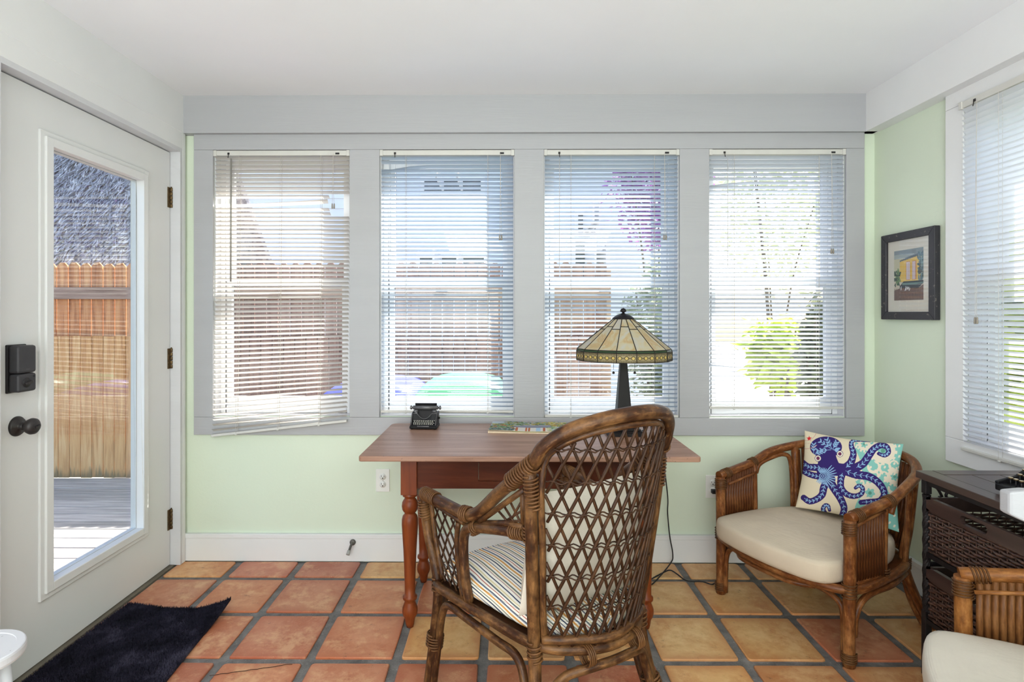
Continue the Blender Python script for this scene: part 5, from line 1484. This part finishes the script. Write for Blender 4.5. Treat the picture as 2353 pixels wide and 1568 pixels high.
for x in (xf+.012, xb-.012):
    for y in (cy0+.012, cy1-.014):
        m = MB().box(x-.011, x+.011, y-.011, y+.011, 0, 0.225); m.box(x-.011, x+.011, y-.011, y+.011, CZ-.075, CZ-.024)
        m.build('leg_end', M_DK, chest, 0.002, world=True)
        # rope-twisted middle of the leg
        m = MB(); S_ = 12; n = 44
        for i in range(n+1):
            z = 0.222+(CZ-.30)*i/n; tw_ = i/n*2*PI*1.9
            for q in range(S_):
                a = 2*PI*q/S_; rr = 0.0125*(0.80+0.24*abs(math.cos(2*a))); m.v.append(Vector((x+rr*math.cos(a+tw_), y+rr*math.sin(a+tw_), z)))
        for i in range(n):
            for q in range(S_): q2 = (q+1) % S_; m.face((i*S_+q, i*S_+q2, (i+1)*S_+q2, (i+1)*S_+q), sm=False)
        m.build('twisted_leg', M_DK, chest, world=True)
for y in (cy0+.012, cy1-.014):
    for z in (CZ-.034, 0.385, 0.135): MB().box(xf+.023, xb-.023, y-.006, y+.006, z-.009, z+.009).build('side_rail', M_DK, chest, 0.001, world=True)
for z in (CZ-.034, 0.135): 
    for x in (xf+.012, xb-.012): MB().box(x-.006, x+.006, cy0+.023, cy1-.025, z-.010, z+.010).build('front_rail', M_DK, chest, 0.001, world=True)
# scroll iron under the top at the far side
m = MB()
sc_pts = [Vector((xf+.035+.05*q/10*(1), cy1-.014, CZ-.05-.10*(q/10)**2)) for q in range(11)]
m.tube(sc_pts, 0.005, 6); sp_ = []
for q in range(18):
    a = q*0.42; rr = 0.034*(1-q/22); sp_.append(Vector((xf+.09+rr*math.cos(a+PI), cy1-.014, CZ-.085+rr*math.sin(a+PI))))
m.tube(sp_, 0.005, 6); m.build('scroll_bracket', M_DK, chest, world=True)
def basket(z0, z1):
    r = bpy.data.objects.new('basket_drawer', None); COL.objects.link(r); r.parent = chest
    r.location = (0, 0, 0)
    bx0, bx1, by0, by1 = xf+.004, xb-.03, cy0+.03, cy1-.032
    CL = Vector(chest.location)
    zt_ = z1-0.047
    m = MB(); xw = bx0
    yc = (by0+by1)/2; hw2 = 0.052
    # front rim board with the hand hole
    def slot(n=16): 
        return [(yc+(hw2-.014)*(1 if math.cos(a) > 0 else -1)+.014*math.cos(a), zt_+.024+.014*math.sin(a)) for a in [2*PI*i/n for i in range(n)]]
    sl_ = slot(24)
    outer = []
    for (y, z) in sl_:
        dy, dz = y-yc, z-(zt_+.024)
        s_ = min(((by1-by0)/2)/abs(dy) if abs(dy) > 1e-6 else 1e9, 0.0235/abs(dz) if abs(dz) > 1e-6 else 1e9); outer.append((yc+dy*s_, zt_+.024+dz*s_))
    corners = [(by0, z1-.0005), (by1, z1-.0005), (by0, zt_+.0005), (by1, zt_+.0005)]
    N_ = len(sl_)
    for x_ in (xw-.006, xw+.008):
        for p in sl_+outer: m.v.append(Vector((x_, p[0], p[1])))
    for i in range(N_):
        j = (i+1) % N_
        m.face((i, j, N_+j, N_+i)); m.face((2*N_+j, 2*N_+i, 3*N_+i, 3*N_+j)); m.face((j, i, 2*N_+i, 2*N_+j)); m.face((N_+i, N_+j, 3*N_+j, 3*N_+i))
    # fill the corner gaps of the board
    for cy_, cz_ in corners:
        near = sorted(range(N_), key=lambda i: (outer[i][0]-cy_)**2+(outer[i][1]-cz_)**2)[:2]
        b = len(m.v)
        for x_ in (xw-.006, xw+.008): m.v += [Vector((x_, cy_, cz_)), Vector((x_, *outer[near[0]])), Vector((x_, *outer[near[1]]))]
        m.face((b, b+1, b+2)); m.face((b+5, b+4, b+3)); m.face((b, b+3, b+4, b+1)); m.face((b+2, b+5, b+3, b))
    m.xform(Matrix.Translation(-CL)); m.build('rim_board', M_DKW, r)
    m = MB(); m.box(bx0+.008, bx1, by0, by0+.012, zt_, z1); m.box(bx0+.008, bx1, by1-.012, by1, zt_, z1); m.box(bx1-.012, bx1, by0+.012, by1-.012, zt_, z1)
    m.xform(Matrix.Translation(-CL)); m.build('rim_frame', M_DKW, r)
    # woven sides: strands running in front of and behind the stakes
    m = MB(); rows = int((zt_-z0)/0.0108)
    stk = 0.027
    for face_ in ('front', 'far', 'back', 'near'):
        if face_ in ('front', 'back'): a, b = by0+.006, by1-.006; fx = (bx0+.004) if face_ == 'front' else bx1-.008
        else: a, b = bx0+.006, bx1-.008; fx = by1-.008 if face_ == 'far' else by0+.008
        n = int((b-a)/stk)
        for rw_ in range(rows):
            z = z0+0.004+rw_*(zt_-z0-0.004)/rows; pts = []
            for i in range(n*2+1):
                t = a+(b-a)*i/(n*2); o_ = 0.0048*math.cos(i*PI/2+(PI if rw_ % 2 else 0)*1.0)*(1)
                if i % 2: o_ = 0
                pts.append((fx+o_, t, z) if face_ in ('front', 'back') else (t, fx+o_, z))
            m.tube(pts, 0.0049, 5, cap=False)
        for i in range(n+1):
            t = a+(b-a)*i/n
            pp = [(fx, t, z0), (fx, t, zt_)] if face_ in ('front', 'back') else [(t, fx, z0), (t, fx, zt_)]
            m.tube(pp, 0.0022, 4, cap=False)
    for i in range(24):
        x_ = bx0+.01+(bx1-bx0-.02)*i/23; m.bar((x_, by0+.004, z0+.003), (x_, by1-.004, z0+.003), 0.009, 0.004)
    m.xform(Matrix.Translation(-CL)); o = m.build('woven_side', M_DKR, r); o['kind'] = 'stuff'
    m = MB().tube([(bx0+.002, by0+.004, zt_-.002), (bx0+.002, by1-.004, zt_-.002)], 0.005, 6).tube([(bx0+.002, by0+.004, z0+.003), (bx0+.002, by1-.004, z0+.003)], 0.005, 6)
    m.xform(Matrix.Translation(-CL)); m.build('braided_edge', M_DKR, r)
    m = MB().box(bx0-.002, bx0+.010, cy0+.024, cy1-.026, z0-.020, z0-.004); m.xform(Matrix.Translation(-CL)); m.build('runner_rail', M_DK, r)
bz1 = U(2140, 1147, X=xf).z; bz0 = U(2142, 1275, X=xf).z
basket(bz0, bz1)
bz3 = U(2140, 1308, X=xf).z; bz2 = U(2142, 1430, X=xf).z
basket(bz2, bz3)

# ------------------------------------------------------------------ full-size old typewriter on the chest
ta = U(2285, 1107, Z=CZ+.03)
tw2 = empty('old_typewriter', (ta.x, ta.y-0.15, CZ), 0, 'black old typewriter with brass-rimmed round keys on the dark chest', 'typewriter')
T0 = 0.15
def xz_prism(mb, poly, y0, y1):
    b = len(mb.v); n = len(poly)
    mb.v += [Vector((p[0], y0, p[1])) for p in poly]+[Vector((p[0], y1, p[1])) for p in poly]
    mb.face([b+i for i in range(n)]); mb.face([b+n+i for i in range(n)][::-1])
    for i in range(n):
        j = (i+1) % n; mb.face((b+j, b+i, b+n+i, b+n+j))
    return mb
MB().box(0.0, 0.29, -T0, T0, 0.006, 0.028).build('base', M_TW, tw2, 0.004)
for s_ in (-1, 1):
    a, b = sorted((s_*T0, s_*(T0-.012)))
    xz_prism(MB(), [(0,.026),(.0,.034),(.06,.05),(.11,.082),(.15,.10),(.285,.10),(.285,.026)], a, b).build('side_wall', M_TW, tw2, 0.003)
    for x_ in (.02, .27): MB().lathe([(0.01,0),(0.012,0.006)], (x_, s_*.13, 0), 12).build('foot', M_DARK, tw2)
xz_prism(MB(), [(.13,.028),(.285,.028),(.285,.125),(.20,.13),(.145,.098)], -T0+.013, T0-.013).build('body_cover', M_TW, tw2, 0.004)
MB().tube([(.22,-.165,.148), (.22,.165,.148)], 0.018, 18).build('platen', M_TW, tw2)
for s_ in (-1, 1): MB().tube([(.22,s_*.165,.148), (.22,s_*.185,.148)], 0.014, 14).build('platen_knob', M_DARK, tw2)
kk = MB().lathe([(0.0058,0.0),(0.0066,0.0012),(0.0066,0.003),(0.0058,0.004)], (0,0,0), 14); kt_me = kk.mesh('key_ring', M_BRASS)
kk = MB().lathe([(0.0056,0.0038),(0.0056,0.0044)], (0,0,0), 14); kc_me = kk.mesh('key_cap', paint('key_cap_paper', srgb(196,184,158), 0.4, 0.06, 40, 0, 10))
for row in range(4):
    for i in range(10):
        y = T0-.032-i*0.0185-(row % 2)*.008; x_ = 0.022+row*0.021; z = 0.048+row*0.012
        st = inst('key', kt_me, tw2, (x_, y, z))
        inst('key_cap', kc_me, st)
m = MB()
for row in range(4):
    for i in range(10):
        y = T0-.032-i*0.0185-(row % 2)*.008; x_ = 0.022+row*0.021; z = 0.048+row*0.012; m.tube([(x_, y, .026), (x_, y, z)], 0.0018, 5)
m.build('key_levers', M_DARK, tw2)

# ------------------------------------------------------------------ white painted chair and stool at the frame's edges
M_WP = paint('white_distressed_paint', srgb(158,158,161), 0.7, 0.03, 6, 0.35, 26, (1,1,3))
wa = U(2284, 1112, d=1.0); wb = U(2284, 1176, d=1.0)
wc = empty('white_dining_chair', (wa.x+0.21, wa.y-0.02, 0), 0, 'white painted wooden chair, only its top rail showing at the right edge', 'chair')
H_ = (wa.z+wb.z)/2; hh = (wa.z-wb.z)/2
m = MB(); n = 18
for i in range(n+1):
    t = i/n; x_ = -0.21+0.42*t; yb_ = -0.05*math.sin(PI*t); e = 1.0
    drop = -0.035*math.sin(PI*min(1, t*1.0))
    if t < 0.06: e = math.sqrt(max(0.0, 1-((0.06-t)/0.06)**2))*0.22+0.78
    if t > 0.94: e = math.sqrt(max(0.0, 1-((t-0.94)/0.06)**2))*0.22+0.78
    zt2, zb2 = H_+hh*e, H_-hh*e+drop
    m.v += [Vector((x_, yb_-.011, zb2)), Vector((x_, yb_+.011, zb2)), Vector((x_, yb_+.011, zt2)), Vector((x_, yb_-.011, zt2))]
for i in range(n):
    b = 4*i
    for q in range(4): q2 = (q+1) % 4; m.face((b+q, b+4+q, b+4+q2, b+q2), sm=False)
m.face((0,1,2,3)); m.face((4*n+3, 4*n+2, 4*n+1, 4*n))
m.build('top_rail', M_WP, wc, 0.004)
for s_ in (-1, 1):
    MB().tube(spline([(s_*.165, -.022, H_-.03), (s_*.17, -.05, .70), (s_*.175, -.08, .46), (s_*.18, -.03, 0)], 5), 0.017, 8).build('back_leg', M_WP, wc)
    MB().tube([(s_*.185, -.42, .45), (s_*.19, -.44, 0)], 0.017, 8).build('front_leg', M_WP, wc)
for x_ in (-.085, 0, .085): MB().tube([(x_, -.055, H_-.045), (x_, -.085, .47)], 0.009, 8).build('spindle', M_WP, wc)
MB().box(-.21, .21, -.46, -.06, .45, .475).build('seat', M_WP, wc, 0.008)
# stool, lower left
st_t = U(-62, 1497, Z=0.5)
stl = empty('white_stool', (st_t.x, st_t.y, 0), 0, 'white scuffed round stool at the lower left edge by the door', 'stool')
k = NT('scuffed_white'); n1 = k.noise(k.coords('Object', (1,1,1)), 45, 5, 0.7)
M_SC = k.done(k.bsdf(k.ramp(n1, [(0.67, srgb(206,207,214)), (0.70, srgb(120,120,124))]), 0.5, spec=0.4))
rs_ = (U(33, 1500, Z=0.5)-st_t).length*0.97
MB().lathe([(rs_*.93,0.474),(rs_*.985,0.477),(rs_,0.482),(rs_,0.494),(rs_*.985,0.4985),(rs_*.96,0.5),(rs_*.80,0.5),(rs_*.79,0.4985),(0.0,0.4985)], (0,0,0), 64, sm=False).build('seat', M_SC, stl)
for a in range(4):
    an = PI/4+a*PI/2; MB().tube([(rs_*.55*math.cos(an), rs_*.55*math.sin(an), .47), (rs_*.85*math.cos(an), rs_*.85*math.sin(an), 0)], [0.012, 0.014], 10).build('leg', M_SC, stl)
# ------------------------------------------------------------------ outdoors, as far as windows and door show it
GZ = -0.30
S(MB().box(-12, 14, YW+WT+0.02, 30, GZ-0.2, GZ).build('ground', paint('pale_gravel', srgb(176,170,160), 0.9, 0.12, 3, 0.4, 60)), 'pale gravel ground outside the windows')
S(MB().box(XR+WT+0.02, 14, -6, YW+WT+0.02, GZ-0.2, GZ).build('ground', paint('green_lawn', srgb(120,130,84), 0.95, 0.2, 6, 0.4, 60)), 'mossy ground outside the right wall')
# weathered deck on the door side
def weathered(name, c1, c2, c3, sc):
    k = NT(name); oi = k.n('ShaderNodeObjectInfo')
    sv = k.n('ShaderNodeVectorMath', {'operation':'SCALE'}, i0=(19.0, 7.0, 13.0)); k.t.links.new(oi.outputs['Random'], sv.inputs['Scale'])
    n1 = k.noise(k.coords('Object', sc, loc=sv.outputs[0]), 1.0, 7, 0.65, 0.5); n2 = k.noise(k.coords('Object', (1,1,1)), 4, 3)
    col = k.ramp(n1, [(0.3, c1), (0.5, c2), (0.72, c3)])
    v = k.math('ADD', k.math('MULTIPLY', oi.outputs['Random'], 0.35), 0.8)
    cm = k.n('ShaderNodeCombineXYZ', X=v, Y=v, Z=v)
    col = k.mix(1.0, col, cm.outputs[0], 'MULTIPLY')
    return k.done(k.bsdf(col, 0.85, normal=k.bump(n1, 0.3, 0.004), spec=0.2))
M_DECK = weathered('weathered_deck', srgb(112,108,108), srgb(150,144,142), srgb(186,178,172), (2, 34, 34))
DZ = -0.10
deck = S(MB().box(-7.0, XL-0.19, 0.3, 4.78, DZ-0.16, DZ-0.035).build('deck_base', paint('deck_shadow', srgb(52,46,42), 0.9)), 'weathered grey timber deck outside the door')
dbm = MB().box(-2.6, 2.6, -0.0675, 0.0675, -0.03, 0.0); db_me = dbm.mesh('deck_board', M_DECK, 0.004)
for i in range(31):
    y = 0.42+i*0.1415
    inst('deck_board', db_me, deck, (-4.49+random.uniform(-.01,.01), y, DZ+random.uniform(-.002,.002)))
# two-tier cedar fence
M_CED = weathered('cedar_boards', srgb(150,92,60), srgb(190,128,86), srgb(214,160,112), (30, 30, 2.0))
k = NT('cedar_lower'); oi = k.n('ShaderNodeObjectInfo')
sv = k.n('ShaderNodeVectorMath', {'operation':'SCALE'}, i0=(19.0, 7.0, 13.0)); k.t.links.new(oi.outputs['Random'], sv.inputs['Scale'])
n1 = k.noise(k.coords('Object', (30,30,2.0), loc=sv.outputs[0]), 1.0, 7, 0.65, 0.5)
col = k.ramp(n1, [(0.3, srgb(166,112,70)), (0.5, srgb(204,152,100)), (0.72, srgb(224,184,136))])
tc = k.n('ShaderNodeTexCoord'); sz = k.n('ShaderNodeSeparateXYZ', Vector=tc.outputs['Object'])
mold = k.math('ADD', k.math('MULTIPLY', sz.outputs[2], -2.4), k.math('MULTIPLY', n1, 0.9))   # mildew stain creeping up from the deck
mk = k.ramp(mold, [(0.28, (0,0,0,1)), (0.42, (1,1,1,1))])
col = k.mix(k.math('MULTIPLY', mk, 0.75), col, srgb(66,64,54))
M_CED2 = k.done(k.bsdf(col, 0.85, normal=k.bump(n1, 0.3, 0.004), spec=0.2))
FY_ = 4.82
fence = empty('cedar_fence', (-1.5, FY_, 0), 0, 'two-tier cedar picket fence beyond the deck and behind the back windows', 'fence')
x_lo, x_hi = -6.5, 0.86
ztop = U(220, 605, Y=FY_).z; zr1, zr0 = U(220, 661, Y=FY_).z, U(220, 688, Y=FY_).z; zlow = U(220, 772, Y=FY_-.06).z
pw_ = 0.098
m = MB(); hp = pw_/2-0.004
m.v = []
zbot = zlow-0.05
shape = [(-hp, 0), (hp, 0), (hp, ztop-zbot-.03), (hp-.028, ztop-zbot), (-hp+.028, ztop-zbot), (-hp, ztop-zbot-.03)]
m = MB().prism(shape, -0.008, 0.008); m.xform(Matrix(((1,0,0,0),(0,0,-1,0),(0,1,0,0),(0,0,0,1))))
up_me = m.mesh('picket', M_CED)
M_CEDG = weathered('greyed_cedar', srgb(112,84,76), srgb(140,108,98), srgb(162,132,120), (30, 30, 2.0))
upg_me = up_me.copy(); upg_me.materials[0] = M_CEDG
n = int((x_hi-x_lo)/pw_)
for i in range(n): inst('picket', up_me if x_lo+pw_*i < -2.75 else upg_me, fence, (x_lo+pw_*(i+.5)+1.5, random.uniform(-.002,.002), zbot+random.uniform(-.006,.006)))
pl_ = 0.0935
m = MB().box(-pl_/2+.0025, pl_/2-.0025, -0.009, 0.009, 0, zlow-DZ); lo_me = m.mesh('lower_board', M_CED2, 0.002, 1); log_me = lo_me.copy(); log_me.materials[0] = M_CEDG
n = int((x_hi-x_lo)/pl_)
for i in range(n): inst('lower_board', lo_me if x_lo+pl_*i < -2.75 else log_me, fence, (x_lo+pl_*(i+.5)+1.5, -0.06+random.uniform(-.002,.002), DZ+random.uniform(-.006,.004)))
M_RAILW = weathered('cedar_rail', srgb(122,98,86), srgb(154,126,112), srgb(182,156,140), (2, 30, 30))
MB().box(x_lo, x_hi, FY_-.045, FY_-.009, zr0, zr1).build('fence_rail', M_RAILW, fence, 0.003, world=True)
MB().box(x_lo, x_hi, FY_-.05, FY_-.009, zlow-.16, zlow-.08).build('fence_rail', M_RAILW, fence, 0.003, world=True)
MB().box(x_lo, x_hi, FY_-.05, FY_-.009, 0.1, 0.19).build('fence_rail', M_RAILW, fence, 0.003, world=True)
for x_ in (-5.2, -2.95, -0.7, 0.84): MB().box(x_-.045, x_+.045, FY_+.01, FY_+.10, GZ, ztop-.06).build('fence_post', M_RAILW, fence, 0.004, world=True)
# thatched hut beyond the fence
hut = empty('thatched_hut', (-5.3, 6.6, GZ), 0, 'grey thatched hut roof rising beyond the fence', 'hut')
k = NT('thatch'); oi = k.noise(k.coords('Object', (1,1,1)), 14, 5, 0.7)
thc = k.ramp(oi, [(0.3, srgb(112,110,118)), (0.5, srgb(184,180,184)), (0.7, srgb(244,240,236))])
ms = k.t.nodes.new('ShaderNodeMixShader'); ms.inputs[0].default_value = 0.35
k.t.links.new(k.bsdf(thc, 0.6, spec=0.4), ms.inputs[1]); k.t.links.new(k.n('ShaderNodeBsdfTranslucent', Color=thc).outputs[0], ms.inputs[2])
M_TH = k.done(ms.outputs[0])
e0, e1 = Vector((0, 5.35, 1.75)), Vector((0, 6.9, 4.3))
hx0, hx1 = -7.6, -3.1
m = MB()
m.hexa([(hx0,e0.y,e0.z-.12),(hx1,e0.y,e0.z-.12),(hx1-.6,e1.y,e1.z-.12),(hx0+.6,e1.y,e1.z-.12),(hx0,e0.y,e0.z),(hx1,e0.y,e0.z),(hx1-.6,e1.y,e1.z),(hx0+.6,e1.y,e1.z)])
m.hexa([(hx0,7.9,e0.z-.12),(hx0+.6,e1.y,e1.z-.12),(hx1-.6,e1.y,e1.z-.12),(hx1,7.9,e0.z-.12),(hx0,7.9,e0.z),(hx0+.6,e1.y,e1.z),(hx1-.6,e1.y,e1.z),(hx1,7.9,e0.z)])
m.build('roof_core', M_TH, hut, world=True)
R_ = random.Random(11); m = MB()
sl = (e1-e0); nrm_ = Vector((0, -sl.z, sl.y)).normalized(); sdir = sl.normalized()
for _ in range(26000):
    t = R_.random(); x_ = hx0+.6*t+R_.random()*(hx1-hx0-1.2*t)
    p = Vector((x_, e0.y+sl.y*t, e0.z+sl.z*t))+nrm_*R_.uniform(0, .03)
    d_ = (-sdir*R_.uniform(.10,.26)+nrm_*R_.uniform(-.01,.06)+Vector((R_.uniform(-.10,.10),0,0))); w_ = R_.uniform(.004,.011)
    b = len(m.v); s_ = Vector((w_, 0, 0)); m.v += [p-s_, p+s_, p+d_+s_*.5, p+d_-s_*.5]; m.face((b, b+1, b+2, b+3))
o = m.build('thatch_straw', M_TH, hut, world=True); o['kind'] = 'stuff'
for x_ in (hx0+.4, hx1-.4):
    for y_ in (5.6, 7.7): MB().tube([(x_, y_, GZ), (x_, y_, 1.9)], 0.07, 10).build('post', M_RAILW, hut, world=True)
# neighbouring house with lapped siding
house = empty('white_house', (0, 9.0, GZ), 0, 'pale blue-white clapboard house beyond the fence', 'house')
M_SID = paint('pale_siding', srgb(222,230,238), 0.6, 0.02, 2, 0.05, 20)
hxa, hxb = -4.5, 2.35
MB().box(hxa, hxb, 9.04, 13, GZ, 4.6).build('wall_core', M_SID, house, world=True)
m = MB(); b_h = 0.16
yz_prism(m, [(0.0, 0.0), (-0.028, 0.0), (-0.010, b_h+.01), (0.0, b_h+.01)], hxa, hxb); sd_me = m.mesh('siding_board', M_SID)
for i in range(30): inst('siding_board', sd_me, house, (0, 0.04, i*b_h))
def dark_opening(name, x0, x1, z0, z1, slats=0):
    M_FR = M_VINYL
    m = MB(); f = .06
    m.box(x0-f, x1+f, 8.97, 9.035, z0-f, z0); m.box(x0-f, x1+f, 8.97, 9.035, z1, z1+f); m.box(x0-f, x0, 8.97, 9.035, z0, z1); m.box(x1, x1+f, 8.97, 9.035, z0, z1)
    o = m.build(name, M_FR, house, world=True)
    g = MB().box(x0, x1, 9.005, 9.02, z0, z1); g.xform(Matrix.Translation(-Vector(house.location))); g.build('louvre' if slats else 'pane', metal('dark_'+name, srgb(60,66,76), 0.2, 0.0, 0.1), o)
    for x_ in ((x0*2+x1)/3, (x0+2*x1)/3):
        g = MB().box(x_-.015, x_+.015, 8.975, 8.004, z0, z1); g.xform(Matrix.Translation(-Vector(house.location))); g.build('mullion', M_FR, o)
va, vb = U(975, 440, Y=9), U(1105, 414, Y=9); dark_opening('gable_vent', va.x, vb.x, va.z, vb.z, 3)
va, vb = U(965, 640, Y=9), U(1112, 588, Y=9); dark_opening('house_window', va.x, vb.x, va.z, vb.z)
va, vb = U(1328, 535, Y=9), U(1368, 492, Y=9); dark_opening('house_window', va.x, vb.x, va.z, vb.z)
va, vb = U(1322, 640, Y=9), U(1392, 556, Y=9); dark_opening('house_window', va.x, vb.x, va.z, vb.z)
# wheelie bins
def bin_(label, px0, px1, pyt, Y, col):
    a, b = U(px0, pyt, Y=Y), U(px1, pyt, Y=Y); w_ = (b.x-a.x)
    r = empty('wheelie_bin', ((a.x+b.x)/2, Y+.35, GZ), 0, label, 'bin', 'wheelie bins under the back windows')
    M_ = paint('bin_plastic', col, 0.35, 0.05, 4, 0, 10); h_ = a.z-GZ
    q = w_/2
    MB().hexa([(-q*.75,-.24,.06),(q*.75,-.24,.06),(q*.75,.24,.06),(-q*.75,.24,.06),(-q*.94,-.32,h_-.10),(q*.94,-.32,h_-.10),(q*.94,.32,h_-.10),(-q*.94,.32,h_-.10)]).build('body', M_, r, 0.015)
    m = MB(); n = 12
    for i in range(n+1):
        x_ = -q+2*q*i/n; z_ = h_-.075+.075*(1-(x_/q)**2)**.5 if abs(x_) < q else h_-.075
        m.v += [Vector((x_, -.36, h_-.10)), Vector((x_, -.36, z_-.02)), Vector((x_, -.1, z_)), Vector((x_, .36, z_-.01)), Vector((x_, .36, h_-.10))]
    for i in range(n):
        for k_ in range(5): k2 = (k_+1) % 5; m.face((5*i+k_, 5*i+5+k_, 5*i+5+k2, 5*i+k2), sm=(k_ in (1, 2)))
    m.face((0,1,2,3,4)); m.face((5*n+4,5*n+3,5*n+2,5*n+1,5*n)); m.build('lid', M_, r)
    MB().tube([(-q*.8, .40, h_-.12), (q*.8, .40, h_-.12)], .015, 8).build('handle', M_, r)
    for s_ in (-1, 1): MB().lathe([(.09, -.02), (.10, -.01), (.10, .01), (.09, .02)], (s_*q*.7, .24, .10), 16, axis='x').build('wheel', M_DARK, r)
bin_('blue wheelie bin seen low through the two windows nearest the door', 728, 946, 884, 3.55, srgb(92,98,206))
bin_('green wheelie bin seen low through the window behind the miniature typewriter', 950, 1162, 878, 3.55, srgb(96,166,136))
# planting
def leaf_mat(name, c1, c2):
    k = NT(name); n1 = k.noise(k.coords('Object', (1,1,1)), 3.0, 3)
    col = k.ramp(n1, [(0.35, c1), (0.65, c2)])
    b1 = k.bsdf(col, 0.5, spec=0.3); t1 = k.n('ShaderNodeBsdfTranslucent', Color=col).outputs[0]
    ms = k.t.nodes.new('ShaderNodeMixShader'); ms.inputs[0].default_value = 0.45; k.t.links.new(b1, ms.inputs[1]); k.t.links.new(t1, ms.inputs[2])
    return k.done(ms.outputs[0])
def shrub(name, label, cat, c, rad, nl, ls, mat_, seed, stems=5, group=None):
    R_ = random.Random(seed)
    r = empty(name, (c[0], c[1], GZ), 0, label, cat, group)
    cz = c[2]-GZ
    m = MB()
    for q in range(stems):
        a = R_.uniform(0, 2*PI); m.tube(spline([(R_.uniform(-.06,.06), R_.uniform(-.06,.06), 0), (rad[0]*.25*math.cos(a), rad[1]*.25*math.sin(a), cz*.6), (rad[0]*.6*math.cos(a), rad[1]*.6*math.sin(a), cz+rad[2]*R_.uniform(-.2,.6))], 5), [.02-.0012*i for i in range(11)], 6)
    m.build('stem', paint('bark', srgb(110,96,80), 0.9, 0.1), r)
    m = MB()
    for _ in range(nl):
        while True:
            d_ = Vector((R_.uniform(-1,1), R_.uniform(-1,1), R_.uniform(-1,1)))
            if 0.25 < d_.length < 1: break
        d_ *= (0.75+0.25*R_.random())
        p = Vector((d_.x*rad[0], d_.y*rad[1], cz+d_.z*rad[2])); p.z = max(p.z, .05)
        t = Vector((R_.uniform(-1,1), R_.uniform(-1,1), R_.uniform(-.9,.4))).normalized(); s_ = t.cross(Vector((R_.uniform(-.4,.4), R_.uniform(-.4,.4), 1))).normalized()
        L_ = ls*R_.uniform(.6,1.3); w_ = L_*.3; up_ = s_.cross(t)*L_*.08
        b = len(m.v); m.v += [p, p+t*L_*.45+s_*w_-up_, p+t*L_, p+t*L_*.45-s_*w_-up_, p+t*L_*.5+up_]
        m.face((b, b+1, b+4)); m.face((b+1, b+2, b+4)); m.face((b+2, b+3, b+4)); m.face((b+3, b, b+4))
    o = m.build('foliage', mat_, r); o['kind'] = 'stuff'
    return r
M_LF1 = leaf_mat('yellow_green_leaf', srgb(186,206,80), srgb(224,230,120))
M_LF2 = leaf_mat('mid_green_leaf', srgb(120,158,84), srgb(176,196,124))
M_LF3 = leaf_mat('grey_green_leaf', srgb(130,142,120), srgb(176,184,160))
M_LF4 = leaf_mat('pale_leaf', srgb(196,202,170), srgb(226,228,206))
M_LF5 = leaf_mat('vine_leaf', srgb(96,100,84), srgb(140,146,116))
M_LFP = leaf_mat('purple_bract', srgb(150,84,170), srgb(190,130,204))
shrub('bougainvillea', 'purple bougainvillea hanging beside the pale house, seen above the lamp', 'shrub', (1.95, 7.3, 3.05), (.72,.45,1.1), 3500, .10, M_LFP, 1)
shrub('hedge_shrub', 'grey-green shrub behind the stained glass lamp window', 'shrub', (1.5, 5.6, 1.0), (.4,.45,.9), 1800, .10, M_LF3, 2)
shrub('leafy_tree', 'pale leafy tree filling the rightmost back window', 'tree', (4.0, 8.6, 2.9), (1.15,.8,1.5), 2200, .13, M_LF4, 3)
shrub('palm_shrub', 'yellow-green shrub low in the rightmost back window', 'shrub', (2.32, 4.9, .95), (.3,.25,.36), 320, .2, M_LF1, 4)
shrub('climbing_vine', 'dark climbing vine at the right of the rightmost back window', 'vine', (1.95, 3.62, .98), (.11,.14,.45), 700, .085, M_LF5, 5)
shrub('areca_shrub', 'bright yellow-green shrub outside the right wall window', 'shrub', (3.3, 3.1, 1.3), (.75,.8,1.5), 4500, .22, M_LF1, 6)
shrub('banana_shrub', 'green shrub outside the right wall window, nearer the photographer', 'shrub', (3.9, 1.2, 1.1), (.9,1.0,1.4), 4000, .22, M_LF2, 7)
shrub('garden_tree', 'tall tree outside the right wall window', 'tree', (6.4, 4.6, 2.8), (1.4,1.4,2.0), 6000, .22, M_LF1, 8)
